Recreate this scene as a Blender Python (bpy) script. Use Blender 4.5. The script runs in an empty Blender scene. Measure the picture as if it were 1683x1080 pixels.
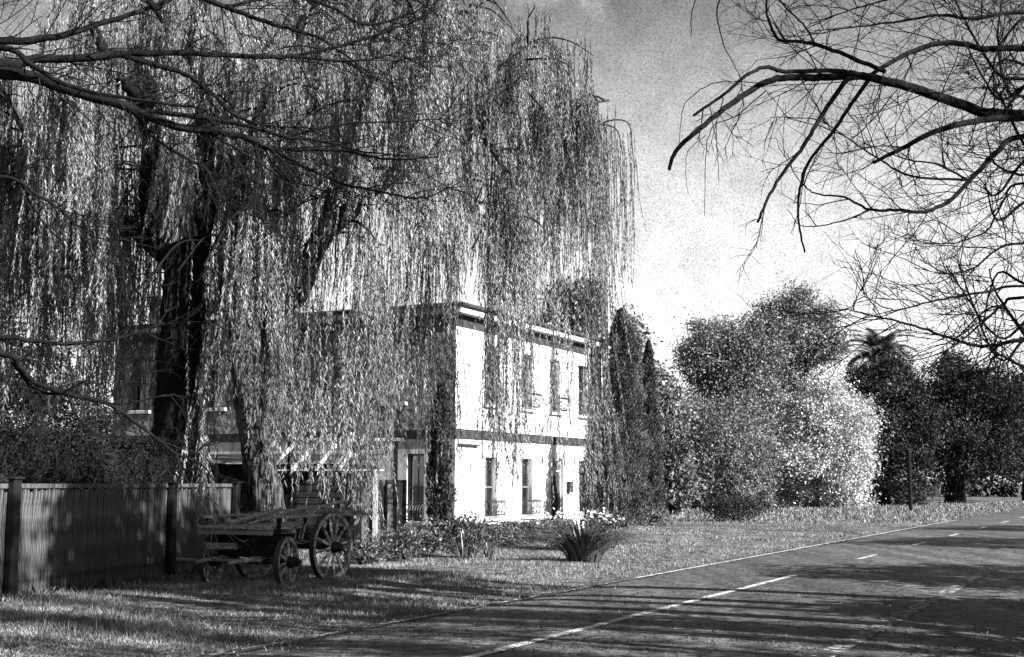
import bpy, math, random
import numpy as np
from mathutils import Vector, Matrix

rng = np.random.default_rng(7)
random.seed(7)
S = bpy.context.scene
COL = S.collection
R = math.radians

# ------------------------------------------------------------------ camera
F, CX, CY, HZ, CAMH = 2100.0, 841.5, 540.0, 795.0, 1.7
PITCH = math.atan((HZ - CY) / F)
cam_d = bpy.data.cameras.new('camera')
cam = bpy.data.objects.new('camera', cam_d)
COL.objects.link(cam)
cam_d.sensor_width = 36.0
cam_d.lens = 36.0 * F / 1683.0
cam_d.clip_start = 0.05
cam_d.clip_end = 8000
cam.location = (0, 0, CAMH)
cam.rotation_euler = (math.pi / 2 + PITCH, 0, 0)
S.camera = cam

# ------------------------------------------------------------------ sky and sun
SUN_EL = R(27)
SUN_X, SUN_Y = 0.857, -0.515          # horizontal direction from the place towards the sun
SUN_AZ = math.atan2(SUN_X, SUN_Y)    # clockwise from +Y
W = bpy.data.worlds.new('World')
S.world = W
W.use_nodes = True
nt = W.node_tree
nt.nodes.clear()


def wn(t, **kw):
    n = nt.nodes.new(t)
    for k, v in kw.items():
        setattr(n, k, v)
    return n


sky = wn('ShaderNodeTexSky', sky_type='NISHITA')
sky.sun_disc = False
sky.sun_elevation = SUN_EL
sky.sun_rotation = SUN_AZ
sky.air_density = 1.0
sky.dust_density = 1.2
sep = wn('ShaderNodeSeparateColor')
nt.links.new(sky.outputs[0], sep.inputs[0])
geo = wn('ShaderNodeTexCoord')
# elevation of the view direction (sine)
sx = wn('ShaderNodeSeparateXYZ')
nt.links.new(geo.outputs['Generated'], sx.inputs[0])
# soft broken cloud
n1 = wn('ShaderNodeTexNoise')
n1.inputs['Scale'].default_value = 7.0
n1.inputs['Detail'].default_value = 10
n1.inputs['Roughness'].default_value = 0.66
n1.inputs['Distortion'].default_value = 0.4
nt.links.new(geo.outputs['Generated'], n1.inputs['Vector'])
r1 = wn('ShaderNodeMapRange')
r1.inputs['From Min'].default_value = 0.42
r1.inputs['From Max'].default_value = 0.66
r1.inputs['To Max'].default_value = 0.45
nt.links.new(n1.outputs[0], r1.inputs[0])
# bright veil of thin cloud, thick low down and thinning upwards
hz = wn('ShaderNodeMapRange')
hz.interpolation_type = 'SMOOTHSTEP'
hz.inputs['From Min'].default_value = 0.06
hz.inputs['From Max'].default_value = 0.46
hz.inputs['To Min'].default_value = 0.95
hz.inputs['To Max'].default_value = 0.02
nt.links.new(sx.outputs[2], hz.inputs[0])
veil = wn('ShaderNodeMath', operation='MAXIMUM')
nt.links.new(hz.outputs[0], veil.inputs[0])
nt.links.new(r1.outputs[0], veil.inputs[1])
# mackerel flecks in the cloud
n2 = wn('ShaderNodeTexNoise')
n2.inputs['Scale'].default_value = 760
n2.inputs['Detail'].default_value = 4
n2.inputs['Roughness'].default_value = 0.8
nt.links.new(geo.outputs['Generated'], n2.inputs['Vector'])
r2 = wn('ShaderNodeMapRange')
r2.inputs['From Min'].default_value = 0.34
r2.inputs['From Max'].default_value = 0.56
r2.inputs['To Min'].default_value = 0.45
r2.inputs['To Max'].default_value = 1.08
nt.links.new(n2.outputs[0], r2.inputs[0])
SKY_GAIN, CLOUD_VAL = 0.18, 3.9
g = wn('ShaderNodeMath', operation='MULTIPLY')
g.inputs[1].default_value = SKY_GAIN
nt.links.new(sep.outputs[0], g.inputs[0])
n3 = wn('ShaderNodeTexNoise')
n3.inputs['Scale'].default_value = 38
n3.inputs['Detail'].default_value = 7
n3.inputs['Roughness'].default_value = 0.6
nt.links.new(geo.outputs['Generated'], n3.inputs['Vector'])
r3 = wn('ShaderNodeMapRange')
r3.inputs['From Min'].default_value = 0.36
r3.inputs['From Max'].default_value = 0.58
r3.inputs['To Min'].default_value = 0.80
r3.inputs['To Max'].default_value = 1.0
nt.links.new(n3.outputs[0], r3.inputs[0])
mot = wn('ShaderNodeMath', operation='MULTIPLY')
nt.links.new(r2.outputs[0], mot.inputs[0])
nt.links.new(r3.outputs[0], mot.inputs[1])
mixc = wn('ShaderNodeMix', data_type='FLOAT')
nt.links.new(veil.outputs[0], mixc.inputs[0])
nt.links.new(g.outputs[0], mixc.inputs[2])
mixc.inputs[3].default_value = CLOUD_VAL
mm = wn('ShaderNodeMath', operation='MULTIPLY')
nt.links.new(mixc.outputs[0], mm.inputs[0])
nt.links.new(mot.outputs[0], mm.inputs[1])
bg = wn('ShaderNodeBackground')
bg.inputs[1].default_value = 0.10
nt.links.new(mm.outputs[0], bg.inputs[0])
wo = wn('ShaderNodeOutputWorld')
nt.links.new(bg.outputs[0], wo.inputs[0])

sun_d = bpy.data.lights.new('sun', 'SUN')
sun_d.energy = 5.0
sun_d.angle = R(0.5)
sun_d.color = (1.0, 1.0, 1.0)
sun = bpy.data.objects.new('sun', sun_d)
COL.objects.link(sun)
_sd = Vector((SUN_X * math.cos(SUN_EL), SUN_Y * math.cos(SUN_EL), math.sin(SUN_EL)))
sun.rotation_euler = _sd.to_track_quat('Z', 'Y').to_euler()
sun.location = (30, -15, 40)

S.view_settings.view_transform = 'Standard'
S.view_settings.look = 'None'
S.view_settings.gamma = 1
S.view_settings.use_curve_mapping = False
S.view_settings.exposure = 2.0
S.cycles.max_bounces = 5
S.cycles.diffuse_bounces = 2
S.cycles.transparent_max_bounces = 4


# ------------------------------------------------------------------ placing: photo pixel + distance -> point in the place
def ray(px, py):
    u, v = (px - CX) / F, (CY - py) / F
    c, s = math.cos(PITCH), math.sin(PITCH)
    return np.array([u, c - v * s, s + v * c])


def P(px, py, d):
    r = ray(px, py)
    return np.array([0, 0, CAMH]) + r * (d / r[1])


def project(p):
    c, s_ = math.cos(PITCH), math.sin(PITCH)
    y, z = p[1], p[2] - CAMH
    d = y * c + z * s_
    return CX + F * p[0] / d, CY - F * (z * c - y * s_) / d, p[1]


def G(px, py):
    r = ray(px, py)
    t = -CAMH / r[2]
    return np.array([r[0] * t, r[1] * t, 0.0])


# ------------------------------------------------------------------ materials (the photograph is black and white: every colour is a grey)
def mat(name, lo, hi=None, scale=8.0, detail=6, rough=0.85, bump=0.0, bscale=None, stretch=None, island=0.0,
        translucent=0.0, metallic=0.0, spec=0.3, rmin=0.35, rmax=0.65, dist=0.02, nrough=0.65):
    m = bpy.data.materials.new(name)
    m.use_nodes = True
    t = m.node_tree
    N, L = t.nodes, t.links
    b = N['Principled BSDF']
    out = N['Material Output']
    hi = lo if hi is None else hi
    co = N.new('ShaderNodeTexCoord')
    src = co.outputs['Object']
    if stretch:
        mpn = N.new('ShaderNodeMapping')
        mpn.inputs['Scale'].default_value = stretch
        L.new(src, mpn.inputs[0])
        src = mpn.outputs[0]
    nz = N.new('ShaderNodeTexNoise')
    nz.inputs['Scale'].default_value = scale
    nz.inputs['Detail'].default_value = detail
    nz.inputs['Roughness'].default_value = nrough
    L.new(src, nz.inputs['Vector'])
    mr = N.new('ShaderNodeMapRange')
    mr.inputs['From Min'].default_value = rmin
    mr.inputs['From Max'].default_value = rmax
    mr.inputs['To Min'].default_value = lo
    mr.inputs['To Max'].default_value = hi
    L.new(nz.outputs[0], mr.inputs[0])
    val = mr.outputs[0]
    if island:
        gi = N.new('ShaderNodeNewGeometry')
        ir = N.new('ShaderNodeMapRange')
        ir.inputs['To Min'].default_value = 1 - island
        ir.inputs['To Max'].default_value = 1 + island
        L.new(gi.outputs['Random Per Island'], ir.inputs[0])
        mu = N.new('ShaderNodeMath')
        mu.operation = 'MULTIPLY'
        L.new(val, mu.inputs[0])
        L.new(ir.outputs[0], mu.inputs[1])
        val = mu.outputs[0]
    cb = N.new('ShaderNodeCombineColor')
    for i in range(3):
        L.new(val, cb.inputs[i])
    L.new(cb.outputs[0], b.inputs['Base Color'])
    b.inputs['Roughness'].default_value = rough
    b.inputs['Metallic'].default_value = metallic
    b.inputs['Specular IOR Level'].default_value = spec
    if bump:
        bn = N.new('ShaderNodeTexNoise')
        bn.inputs['Scale'].default_value = bscale or scale * 3
        bn.inputs['Detail'].default_value = 6
        L.new(src, bn.inputs['Vector'])
        bp = N.new('ShaderNodeBump')
        bp.inputs['Strength'].default_value = bump
        bp.inputs['Distance'].default_value = dist
        L.new(bn.outputs[0], bp.inputs['Height'])
        L.new(bp.outputs[0], b.inputs['Normal'])
    if translucent:
        tr = N.new('ShaderNodeBsdfTranslucent')
        L.new(cb.outputs[0], tr.inputs[0])
        mx = N.new('ShaderNodeMixShader')
        mx.inputs[0].default_value = translucent
        L.new(b.outputs[0], mx.inputs[1])
        L.new(tr.outputs[0], mx.inputs[2])
        L.new(mx.outputs[0], out.inputs[0])
    return m


M = {}
M['grass'] = mat('grass_blades', 0.02, 0.27, 0.9, 8, 0.7, island=0.9, translucent=0.2, nrough=0.8)
M['lawn'] = mat('lawn_soil', 0.008, 0.17, 3, 15, 0.95, bump=1.0, bscale=14, dist=0.12, rmin=0.42, rmax=0.60, nrough=0.8)
M['asphalt'] = mat('asphalt', 0.005, 0.145, 6, 5, 0.8, bump=1.0, bscale=30, dist=0.04, rmin=0.38, rmax=0.66, nrough=0.8)

def wheel_tracks():
    t = M['asphalt'].node_tree
    N, L = t.nodes, t.links
    co = N.new('ShaderNodeTexCoord')
    mpn = N.new('ShaderNodeMapping')
    mpn.vector_type = 'POINT'
    mpn.inputs['Rotation'].default_value = (0, 0, R(26.6))
    mpn.inputs['Scale'].default_value = (1.3, 0.035, 1)
    L.new(co.outputs['Object'], mpn.inputs[0])
    nz = N.new('ShaderNodeTexNoise')
    nz.inputs['Scale'].default_value = 1.0
    nz.inputs['Detail'].default_value = 6
    L.new(mpn.outputs[0], nz.inputs['Vector'])
    mr = N.new('ShaderNodeMapRange')
    mr.inputs['From Min'].default_value = 0.35
    mr.inputs['From Max'].default_value = 0.65
    mr.inputs['To Min'].default_value = 0.55
    mr.inputs['To Max'].default_value = 1.35
    L.new(nz.outputs[0], mr.inputs[0])
    cc = [n for n in N if n.type == 'COMBINE_COLOR'][0]
    src = cc.inputs[0].links[0].from_socket
    mu = N.new('ShaderNodeMath')
    mu.operation = 'MULTIPLY'
    L.new(src, mu.inputs[0])
    L.new(mr.outputs[0], mu.inputs[1])
    for i in range(3):
        L.new(mu.outputs[0], cc.inputs[i])


wheel_tracks()
M['willow'] = mat('willow_leaf', 0.09, 0.30, 0.35, 2, 0.6, island=0.65, translucent=0.22, spec=0.2)
M['willow_bark'] = mat('willow_bark', 0.005, 0.11, 5, 8, 0.95, bump=1.0, bscale=6, stretch=(3.2, 3.2, 0.45), dist=0.12, rmin=0.44, rmax=0.66, spec=0.1)
M['bark_dark'] = mat('dark_bark', 0.003, 0.012, 9, 6, 0.95, bump=0.8, bscale=22, dist=0.03, spec=0.05)
M['twig'] = mat('bare_twig', 0.004, 0.016, 5, 3, 0.9, spec=0.05)
M['white'] = mat('white_limewash', 0.14, 0.62, 1.3, 12, 0.9, bump=0.3, bscale=18, dist=0.02, stretch=(1, 1, 0.45), rmin=0.35, rmax=0.52, nrough=0.75)
M['white_old'] = mat('patchy_limewash_on_stone', 0.05, 0.52, 1.9, 12, 0.92, bump=0.7, bscale=5, dist=0.06, rmin=0.37, rmax=0.53, nrough=0.75)
M['stone'] = mat('grey_rubble_stone', 0.04, 0.24, 3.2, 10, 0.95, bump=0.9, bscale=5, dist=0.08, rmin=0.4, rmax=0.6)
M['paint_white'] = mat('white_joinery_paint', 0.32, 0.52, 6, 6, 0.7)
M['paint_dark'] = mat('dark_trim_paint', 0.012, 0.045, 6, 5, 0.8, spec=0.1)
M['frame'] = mat('grey_window_paint', 0.06, 0.14, 9, 4, 0.6)
M['iron'] = mat('wrought_iron', 0.02, 0.05, 20, 3, 0.5, metallic=0.3)
M['tin'] = mat('roof_iron', 0.05, 0.12, 3, 5, 0.6)
M['fence'] = mat('weathered_paling', 0.012, 0.085, 9, 9, 0.9, bump=0.8, bscale=30, stretch=(6, 6, 0.5), dist=0.012, rmin=0.42, rmax=0.6, island=0.4)
M['fence_pale'] = mat('pale_weathered_board', 0.16, 0.40, 9, 9, 0.9, bump=0.6, bscale=30, stretch=(6, 6, 0.5), dist=0.01)
M['post'] = mat('dark_fence_timber', 0.004, 0.012, 7, 6, 0.9, spec=0.1)
M['wood'] = mat('grey_weathered_wood', 0.03, 0.40, 9, 9, 0.9, bump=0.4, bscale=12, stretch=(7, 0.8, 7), dist=0.003, rmin=0.42, rmax=0.62)
M['woodwheel'] = mat('wheel_timber', 0.05, 0.38, 12, 9, 0.85, bump=0.4, bscale=30, dist=0.005, rmin=0.4, rmax=0.62)
M['wood_dark'] = mat('old_dark_timber', 0.005, 0.022, 9, 7, 0.9, bump=0.5, bscale=18, dist=0.02, spec=0.1)
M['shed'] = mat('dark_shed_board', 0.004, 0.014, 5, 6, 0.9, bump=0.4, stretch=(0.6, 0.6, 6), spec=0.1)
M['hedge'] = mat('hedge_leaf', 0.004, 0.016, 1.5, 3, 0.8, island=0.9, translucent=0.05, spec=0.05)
M['shrub'] = mat('shrub_leaf', 0.03, 0.10, 2.0, 3, 0.45, island=0.9, translucent=0.2, spec=0.4)
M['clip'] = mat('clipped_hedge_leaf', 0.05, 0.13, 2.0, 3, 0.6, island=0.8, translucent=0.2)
M['flax'] = mat('strap_leaf', 0.02, 0.07, 3, 3, 0.35, island=0.7, spec=0.5)
M['petal'] = mat('white_petal', 0.5, 0.62, 3, 3, 0.7, translucent=0.3)
M['litter'] = mat('dry_fallen_leaf', 0.015, 0.09, 1.5, 4, 0.8, island=0.9)
M['cypress'] = mat('cypress_needles', 0.02, 0.09, 1.5, 4, 0.7, island=0.9, translucent=0.1, spec=0.2)
M['gum'] = mat('gum_leaf', 0.06, 0.17, 0.35, 3, 0.5, island=0.6, translucent=0.12)
M['pale'] = mat('silver_leaf', 0.26, 0.44, 0.5, 3, 0.5, island=0.5, translucent=0.12)
M['mid'] = mat('mid_leaf', 0.05, 0.16, 0.4, 3, 0.55, island=0.6, translucent=0.12)
M['dark'] = mat('dark_evergreen_leaf', 0.009, 0.032, 0.5, 3, 0.6, island=0.9, translucent=0.1, spec=0.15)
M['palm'] = mat('palm_leaf', 0.025, 0.06, 1.0, 3, 0.5, island=0.6, translucent=0.1)
M['pipe'] = mat('pipe_paint', 0.25, 0.35, 8, 3, 0.6)


def marking_mat(name, wear_lo, wear_hi):
    m = mat(name, 0.03, 0.42, 9, 10, 0.8, rmin=wear_lo, rmax=wear_hi, bump=0.4, bscale=60)
    return m


M['line'] = marking_mat('road_paint', 0.38, 0.52)
M['line_worn'] = marking_mat('worn_road_paint', 0.50, 0.66)


def glass_mat():
    m = bpy.data.materials.new('window_glass')
    m.use_nodes = True
    t = m.node_tree
    t.nodes.clear()
    o = t.nodes.new('ShaderNodeOutputMaterial')
    g_ = t.nodes.new('ShaderNodeBsdfGlossy')
    g_.inputs['Roughness'].default_value = 0.04
    tr = t.nodes.new('ShaderNodeBsdfTransparent')
    tr.inputs[0].default_value = (0.8, 0.8, 0.8, 1)
    fr = t.nodes.new('ShaderNodeFresnel')
    fr.inputs[0].default_value = 1.7
    mx = t.nodes.new('ShaderNodeMixShader')
    t.links.new(fr.outputs[0], mx.inputs[0])
    t.links.new(tr.outputs[0], mx.inputs[1])
    t.links.new(g_.outputs[0], mx.inputs[2])
    t.links.new(mx.outputs[0], o.inputs[0])
    return m


M['curtain'] = mat('curtain_cloth', 0.03, 0.08, 4, 3, 0.9)
M['glass'] = glass_mat()


# ------------------------------------------------------------------ mesh helpers
def mesh_arrays(name, V, Fc):
    V = np.asarray(V, dtype=np.float32)
    Fc = np.asarray(Fc, dtype=np.int32)
    k = Fc.shape[1]
    me = bpy.data.meshes.new(name)
    me.vertices.add(len(V))
    me.vertices.foreach_set('co', V.ravel())
    me.loops.add(Fc.size)
    me.loops.foreach_set('vertex_index', Fc.ravel())
    me.polygons.add(len(Fc))
    me.polygons.foreach_set('loop_start', np.arange(0, Fc.size, k, dtype=np.int32))
    me.polygons.foreach_set('loop_total', np.full(len(Fc), k, dtype=np.int32))
    me.update(calc_edges=True)
    return me


def link(name, me, m, parent=None, kind=None, smooth=False):
    o = bpy.data.objects.new(name, me)
    COL.objects.link(o)
    if m is not None and len(me.materials) == 0:
        me.materials.append(m)
    if parent is not None:
        o.parent = parent
    if kind:
        o['kind'] = kind
    if smooth:
        me.polygons.foreach_set('use_smooth', np.ones(len(me.polygons), dtype=bool))
    return o


def tag(o, label, cat, group=None, kind=None):
    o['label'] = label
    o['category'] = cat
    if group:
        o['group'] = group
    if kind:
        o['kind'] = kind
    return o


def thing(name, label, cat, loc=(0, 0, 0), rz=0.0, group=None):
    o = bpy.data.objects.new(name, None)
    COL.objects.link(o)
    o.location = tuple(float(x) for x in loc)
    o.rotation_euler = (0, 0, rz)
    o.empty_display_size = 0.2
    return tag(o, label, cat, group)


class MB:
    """collects quads"""

    def __init__(self):
        self.V, self.Q = [], []

    def quad(self, a, b, c, d):
        n = len(self.V)
        self.V += [tuple(a), tuple(b), tuple(c), tuple(d)]
        self.Q.append((n, n + 1, n + 2, n + 3))

    def hexa(self, p):
        n = len(self.V)
        self.V += [tuple(x) for x in p]
        for f in ((0, 3, 2, 1), (4, 5, 6, 7), (0, 1, 5, 4), (1, 2, 6, 5), (2, 3, 7, 6), (3, 0, 4, 7)):
            self.Q.append(tuple(n + i for i in f))

    def box(self, x0, x1, y0, y1, z0, z1):
        self.hexa([(x0, y0, z0), (x1, y0, z0), (x1, y1, z0), (x0, y1, z0), (x0, y0, z1), (x1, y0, z1), (x1, y1, z1), (x0, y1, z1)])

    def tube(self, pts, rad, sides=6, caps=True):
        v, q = tube_arrays(np.asarray(pts, float), np.broadcast_to(np.asarray(rad, float), (len(pts),)), sides)
        n = len(self.V)
        self.V += [tuple(x) for x in v]
        self.Q += [tuple(int(i) + n for i in f) for f in q]
        if caps:
            for s in (0, len(pts) - 1):
                c = n + len(v) + (0 if s == 0 else 1)
                self.V.append(tuple(pts[s]))
                for k in range(0, sides, 1):
                    a, b2 = n + s * sides + k, n + s * sides + (k + 1) % sides
                    self.Q.append((c, a, b2, b2) if False else (c, a, b2))

    def build(self, name, m, parent=None, kind=None, smooth=False, bevel=0.0):
        me = bpy.data.meshes.new(name)
        me.from_pydata(self.V, [], self.Q)
        me.update()
        o = link(name, me, m, parent, kind, smooth)
        if bevel:
            b = o.modifiers.new('edge', 'BEVEL')
            b.width = bevel
            b.segments = 1
        return o


def tube_arrays(pts, rad, sides):
    n = len(pts)
    t = np.gradient(pts, axis=0)
    t /= np.linalg.norm(t, axis=1, keepdims=True) + 1e-9
    ref = np.array([0, 0, 1.0]) if abs(t[:, 2]).mean() < 0.8 else np.array([1.0, 0, 0])
    a = np.cross(t, ref)
    a /= np.linalg.norm(a, axis=1, keepdims=True) + 1e-9
    b = np.cross(t, a)
    ang = np.arange(sides) * 2 * math.pi / sides
    V = pts[:, None, :] + rad[:, None, None] * (np.cos(ang)[None, :, None] * a[:, None, :] + np.sin(ang)[None, :, None] * b[:, None, :])
    i = np.arange(n - 1)[:, None] * sides
    k = np.arange(sides)[None, :]
    k2 = (k + 1) % sides
    Q = np.stack([i + k, i + k2, i + sides + k2, i + sides + k], -1).reshape(-1, 4)
    return V.reshape(-1, 3), Q


class Tubes:
    """many tubes in one mesh, fast"""

    def __init__(self):
        self.V, self.Q, self.n = [], [], 0

    def add(self, pts, rad, sides=4):
        v, q = tube_arrays(np.asarray(pts, float), np.asarray(rad, float), sides)
        self.V.append(v)
        self.Q.append(q + self.n)
        self.n += len(v)

    def build(self, name, m, parent=None, kind=None, smooth=True):
        return link(name, mesh_arrays(name, np.concatenate(self.V), np.concatenate(self.Q)), m, parent, kind, smooth)


def unit(v):
    return v / (np.linalg.norm(v, axis=-1, keepdims=True) + 1e-9)


def leaf_arrays(pos, axis, length, width, flat=None):
    """one diamond leaf (2 tris as a quad) at each position along axis"""
    n = len(pos)
    rnd = rng.normal(size=(n, 3)) if flat is None else flat
    side = unit(np.cross(axis, rnd))
    length = np.broadcast_to(length, (n,))[:, None]
    width = np.broadcast_to(width, (n,))[:, None]
    mid = pos + axis * length * 0.45
    V = np.stack([pos, mid + side * width * 0.5, pos + axis * length, mid - side * width * 0.5], 1).reshape(-1, 3)
    Q = np.arange(4 * n).reshape(-1, 4)
    return V, Q


def tri_leaf_arrays(pos, axis, length, width):
    n = len(pos)
    side = unit(np.cross(axis, rng.normal(size=(n, 3))))
    length = np.broadcast_to(length, (n,))[:, None]
    width = np.broadcast_to(width, (n,))[:, None]
    V = np.stack([pos + side * width * 0.5, pos - side * width * 0.5, pos + axis * length], 1).reshape(-1, 3)
    return V, np.arange(3 * n).reshape(-1, 3)


def smooth_path(pts, per=6):
    """Catmull-Rom through the points"""
    p = np.asarray(pts, float)
    p = np.vstack([2 * p[0] - p[1], p, 2 * p[-1] - p[-2]])
    out = []
    for i in range(1, len(p) - 2):
        for t in np.linspace(0, 1, per, endpoint=False):
            a, b, c, d = p[i - 1], p[i], p[i + 1], p[i + 2]
            out.append(0.5 * (2 * b + (c - a) * t + (2 * a - 5 * b + 4 * c - d) * t * t + (3 * b - a - 3 * c + d) * t ** 3))
    out.append(p[-2])
    return np.array(out)


# ------------------------------------------------------------------ ground, road
ROAD = R(26.6)
fx, fy = math.sin(ROAD), math.cos(ROAD)      # along the road, away from the camera
rx, ry = math.cos(ROAD), -math.sin(ROAD)     # across it, to the right
OFF_A, OFF_B, OFF_C = -9.4 * fy, -6.62 * fy, -3.3 * fy   # across-positions of the painted lines
OFF_L, OFF_R = OFF_A - 0.45, OFF_C + 2.2


def road_pt(along, across, z=0.0):
    return (along * fx + across * rx, along * fy + across * ry, z)


def hgt(x, y):
    """gentle roll of the verge; nothing on the road"""
    ac = x * rx + y * ry
    left = np.clip((OFF_L - ac) / 2.5, 0, 1)
    right = np.clip((ac - OFF_R) / 2.5, 0, 1)
    roll = 0.05 * np.sin(x * 0.9 + 1.0) * np.cos(y * 0.7) + 0.04 * np.sin(x * 0.37 - y * 0.45)
    return (left + right) * (0.03 + roll * 0.6) - 0.03 * (1 - np.clip(left + right, 0, 1))


def ground_sheet():
    xs = np.concatenate([np.array([-3000, -900, -300, -120, -70]), np.arange(-45, 60, 0.5), np.array([80, 130, 300, 900, 3000])])
    ys = np.concatenate([np.array([-3000, -900, -200, -60, -25]), np.arange(-12, 75, 0.5), np.arange(75, 150, 3.0), np.array([160, 200, 350, 900, 3000])])
    X, Y = np.meshgrid(xs, ys)
    Z = hgt(X, Y)
    V = np.stack([X, Y, Z], -1).reshape(-1, 3)
    nx, ny = len(xs), len(ys)
    i = np.arange(ny - 1)[:, None] * nx
    j = np.arange(nx - 1)[None, :]
    Q = np.stack([i + j, i + j + 1, i + nx + j + 1, i + nx + j], -1).reshape(-1, 4)
    return link('ground', mesh_arrays('ground', V, Q), M['lawn'], kind='structure', smooth=True)


ground_sheet()


def road_sheet():
    al = np.concatenate([np.arange(-60, 130, 0.4), np.arange(130, 420, 10)])
    rs = np.random.default_rng(3)
    jl = np.convolve(rs.normal(size=len(al) + 8), np.ones(9) / 9, 'valid') * 0.5
    jr = np.convolve(rs.normal(size=len(al) + 8), np.ones(9) / 9, 'valid') * 0.35
    V, Q = [], []
    cols = 9
    for k, a in enumerate(al):
        for c in range(cols):
            f = c / (cols - 1)
            ac = (OFF_L + jl[k]) * (1 - f) + (OFF_R + jr[k]) * f
            z = 0.012 + 0.05 * (1 - (2 * f - 1) ** 2)
            V.append(road_pt(a, ac, z if 0 < c < cols - 1 else -0.025))
    for k in range(len(al) - 1):
        for c in range(cols - 1):
            n = k * cols + c
            Q.append((n, n + 1, n + cols + 1, n + cols))
    return link('road', mesh_arrays('road', np.array(V), np.array(Q)), M['asphalt'], kind='structure', smooth=True)


road_sheet()


def road_z(ac):
    f = (ac - OFF_L) / (OFF_R - OFF_L)
    return 0.012 + 0.05 * (1 - (2 * f - 1) ** 2)


def marking(a0, a1, off, w, m, name='road_marking'):
    al = np.arange(a0, a1 + 0.01, max(0.5, (a1 - a0) / 60))
    V, Q = [], []
    for k, a in enumerate(al):
        for s in (-w / 2, w / 2):
            V.append(road_pt(a, off + s, road_z(off + s) + 0.008))
    for k in range(len(al) - 1):
        Q.append((2 * k, 2 * k + 1, 2 * k + 3, 2 * k + 2))
    return link(name, mesh_arrays(name, np.array(V), np.array(Q)), m, kind='structure')


def along_of_depth(d, across):
    return (d - across * ry) / fy


marking(-20, along_of_depth(23, OFF_A), OFF_A, 0.10, M['line_worn'], 'edge_marking')
marking(along_of_depth(23.2, OFF_A), along_of_depth(60, OFF_A), OFF_A, 0.11, M['line'], 'edge_marking')
marking(-20, along_of_depth(23.5, OFF_B), OFF_B, 0.13, M['line'], 'centre_marking')
for d0, d1 in ((28.4, 30.6), (34.8, 37.0), (40.8, 43), (47, 49.4), (54, 57), (62, 65)):
    marking(along_of_depth(d0, OFF_B), along_of_depth(d1, OFF_B), OFF_B, 0.13, M['line'], 'centre_marking')
marking(-5, along_of_depth(26, OFF_C), OFF_C, 0.22, M['line_worn'], 'edge_marking')


def shade_strip():  # dark asphalt strip standing in for the tree shadow across the lawn
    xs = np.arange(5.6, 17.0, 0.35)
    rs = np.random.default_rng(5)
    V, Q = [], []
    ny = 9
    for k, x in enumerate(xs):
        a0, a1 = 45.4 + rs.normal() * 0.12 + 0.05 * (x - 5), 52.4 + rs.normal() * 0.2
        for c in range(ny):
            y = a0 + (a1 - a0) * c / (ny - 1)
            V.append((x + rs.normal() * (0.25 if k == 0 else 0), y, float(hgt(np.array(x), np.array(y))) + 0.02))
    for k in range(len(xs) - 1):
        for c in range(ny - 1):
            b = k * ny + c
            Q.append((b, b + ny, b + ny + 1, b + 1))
    return link('shade_strip', mesh_arrays('shade_strip', np.array(V), np.array(Q)), M['asphalt'], kind='structure')


# ------------------------------------------------------------------ house
HA = ROAD
HC = np.array([-1.77, 40.0])
house = thing('stone_house', 'two storey white washed stone house with dark trim behind the willow curtains', 'house', (HC[0], HC[1], 0), -HA)
# local frame: +y runs along the sunlit front (away from the camera), -x runs along the end wall; outward normals are +x and -y
LEN_F, LEN_E = 12.0, 14.2
Z1, Z2, Z3, Z4, Z5, Z6 = 3.11, 3.41, 6.65, 7.03, 7.23, 7.37


def wall_open(axis, length, z0, z1, openings, name, m, thick=0.28):
    """wall from 0..length; axis 'f' = front (x=0 plane, along +y), 'e' = end wall (y=0 plane, along -x)"""
    us = sorted({0.0, length} | {o[0] for o in openings} | {o[1] for o in openings})
    zs = sorted({z0, z1} | {o[2] for o in openings} | {o[3] for o in openings})

    def pt(u, z, d):
        return (-d, u, z) if axis == 'f' else (-u, d, z)
    mb = MB()
    for i in range(len(us) - 1):
        for j in range(len(zs) - 1):
            uc, zc = (us[i] + us[i + 1]) / 2, (zs[j] + zs[j + 1]) / 2
            if any(o[0] < uc < o[1] and o[2] < zc < o[3] for o in openings):
                continue
            q = [pt(us[i], zs[j], 0), pt(us[i + 1], zs[j], 0), pt(us[i + 1], zs[j + 1], 0), pt(us[i], zs[j + 1], 0)]
            mb.quad(*(q if axis == 'f' else q[::-1]))
    for (a, b, c, d) in openings:
        for (u0, zz0, u1, zz1) in ((a, c, b, c), (b, c, b, d), (b, d, a, d), (a, d, a, c)):
            mb.quad(pt(u0, zz0, 0), pt(u1, zz1, 0), pt(u1, zz1, thick), pt(u0, zz0, thick))
    return mb.build(name, m, house)


upper_f = [(2.0, 2.85), (4.68, 5.53), (7.05, 7.9), (9.6, 10.45)]
lower_f = [(2.0, 2.85), (4.68, 5.53), (9.6, 10.45)]
upper_e = [(1.85, 2.65), (5.5, 6.3), (9.1, 9.9), (12.5, 13.3)]
lower_e = [(1.12, 1.75), (5.2, 6.0), (9.0, 9.8), (12.4, 13.2)]
UB, UT, LB, LT = 4.30, 6.20, 0.62, 2.56
DOOR = (7.1, 8.15, 0.12, 2.62)
wall_open('f', LEN_F, 0, Z1, [(a, b, LB, LT) for a, b in lower_f] + [DOOR], 'wall', M['white'])
wall_open('f', LEN_F, Z2, Z3, [(a, b, UB, UT) for a, b in upper_f], 'wall', M['white_old'])
wall_open('e', LEN_E, 0, Z1, [(a, b, LB - 0.1, LT + 0.08) for a, b in lower_e], 'wall', M['white'])
wall_open('e', LEN_E, Z2, Z3, [(a, b, UB, UT) for a, b in upper_e], 'wall', M['stone'])
mb = MB()   # the two hidden walls
mb.quad((-LEN_E, 0, 0), (-LEN_E, LEN_F, 0), (-LEN_E, LEN_F, Z5), (-LEN_E, 0, Z5))
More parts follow.
